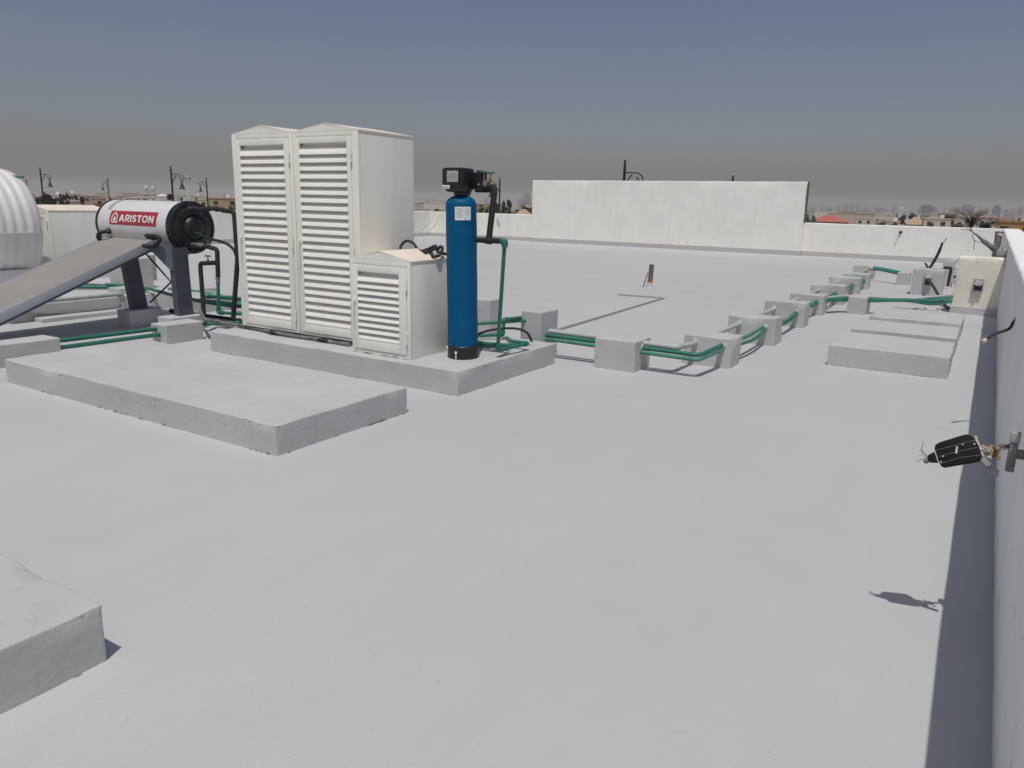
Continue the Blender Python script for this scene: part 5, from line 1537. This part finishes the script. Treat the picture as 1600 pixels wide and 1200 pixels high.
# mosque minarets, dome, pale mast
for (x, y, z, lab) in ((-352.1, 228.9, 6.7, 'left one of two slim mosque minarets above the heater tank'), (-358.9, 236.8, 6.6, 'right one of two slim mosque minarets above the heater tank')):
    t = thing('minaret', (x, y, GZ), lab, 'minaret')
    b = MB(); b.lathe([(1.1, GZ), (1.0, z - 9.0)], (x, y, 0), n=12); b.build('shaft', HCOL['beige'], t)
    b = MB(); b.lathe([(0.7, z - 9.0), (0.7, z - 5.8), (0.6, z - 5.7), (0.6, z - 2.6)], (x, y, 0), n=12); b.build('upper_shaft', HCOL['beige'], t)
    for zz in (z - 9.0, z - 5.8):
        b = MB(); b.lathe([(1.0, zz - 0.4), (1.35, zz), (1.35, zz + 0.5), (0.8, zz + 0.55)], (x, y, 0), n=12); b.build('balcony', HCOL['brown'], t)
    b = MB(); b.lathe([(0.75, z - 2.7), (0.85, z - 2.1), (0.6, z - 1.4), (0.12, z - 1.0), (0.05, z)], (x, y, 0), n=12); b.build('cap', HCOL['white'], t)
t = thing('mosque', (-398.0, 268.3, GZ), 'pale domed mosque roof right of the minarets', 'mosque')
b = MB(); b.box(-404, -392, 262, 275, GZ, -0.6); b.build('wall', HCOL['white'], t, smooth=0)
b = MB(); b.lathe([(3.6, -0.6), (3.5, 0.2), (2.7, 1.2), (1.4, 1.9), (0.1, 2.2)], (-398, 268.3, 0), n=20); b.build('dome', HCOL['white'], t)
t = thing('lattice_mast', (-268.3, 192.1, GZ), 'slim pale mast with antennas above the heater cap', 'mast')
b = MB(); b.tube([(-268.3, 192.1, GZ), (-268.3, 192.1, 8), (-268.3, 192.1, 10.6)], [0.5, 0.3, 0.06], 8); b.build('pole', HCOL['white'], t)
for k in range(4):
    a = k * math.pi / 2 + 0.4
    b = MB(); b.tube([(-268.3, 192.1, 7.6), (-268.3 + math.cos(a), 192.1 + math.sin(a), 7.9)], 0.09, 6); b.box(-268.3 + math.cos(a) - 0.12, -268.3 + math.cos(a) + 0.12, 192.1 + math.sin(a) - 0.12, 192.1 + math.sin(a) + 0.12, 7.3, 8.5); b.build('antenna', HCOL['grey'], t)

# far skyline, fading in the haze
for i, (x, y, w_, z, kind, az) in enumerate(TOWERS):
    where = 'right' if i < 29 else 'middle'
    t = thing('tower_block', (x, y, GZ), 'hazy %s tower block on the far skyline, %s of its shade' % (('grey', 'white', 'slate', 'rosy')[kind], ordinal(TOWERS, lambda r: r[4], i)), 'tower',
              'far skyline towers %s %s' % (('grey', 'white', 'slate', 'rosy')[kind], where))
    r_ = random.Random(i)
    T = Matrix.Translation((x, y, 0)) @ Matrix.Rotation(R(az + r_.uniform(-25, 25)), 4, 'Z')
    h = w_ / 2
    sh = r_.uniform(0.55, 0.9)
    b = MB(); b.box(-h, h, -h * 0.7, h * 0.7, GZ, GZ + (z - GZ) * sh); b.xform(T); b.build('podium_block', TOWC[kind], t, smooth=0)
    b = MB(); b.box(-h * 0.8, h * 0.75, -h * 0.6, h * 0.6, GZ + (z - GZ) * sh, z - 2); b.xform(T); b.build('upper_block', TOWC[kind], t, smooth=0)
    b = MB(); b.box(-h * 0.3, h * 0.2, -h * 0.3, h * 0.3, z - 2, z); b.xform(T); b.build('roof_plant', TOWC[0], t, smooth=0)
    for k in range(3):
        cx = -h * 0.6 + k * h * 0.55
        b = MB(); b.box(cx, cx + h * 0.2, -h * 0.7 - 0.4, -h * 0.7 + 0.1, GZ + 6, GZ + (z - GZ) * sh - 3); b.xform(T); b.build('window_strip', TOWC[2], t, smooth=0)

# dusty air
hz = MB()
hz.box(-6500, 6500, -2800, 6500, GZ - 1.4, 75)
ho = hz.build('haze', SAND, None, smooth=0, kind='stuff')
ho.data.materials.clear()
hm = bpy.data.materials.new('dusty_air')
hm.use_nodes = True
hn = hm.node_tree
hn.nodes.remove(hn.nodes['Principled BSDF'])
pv = hn.nodes.new('ShaderNodeVolumePrincipled')
pv.inputs['Color'].default_value = (0.755, 0.755, 0.78, 1)
pv.inputs['Density'].default_value = 0.0002
pv.inputs['Anisotropy'].default_value = 0.0
hn.links.new(pv.outputs[0], hn.nodes['Material Output'].inputs['Volume'])
ho.data.materials.append(hm)
ho['label'] = 'pale dusty haze over the far town'
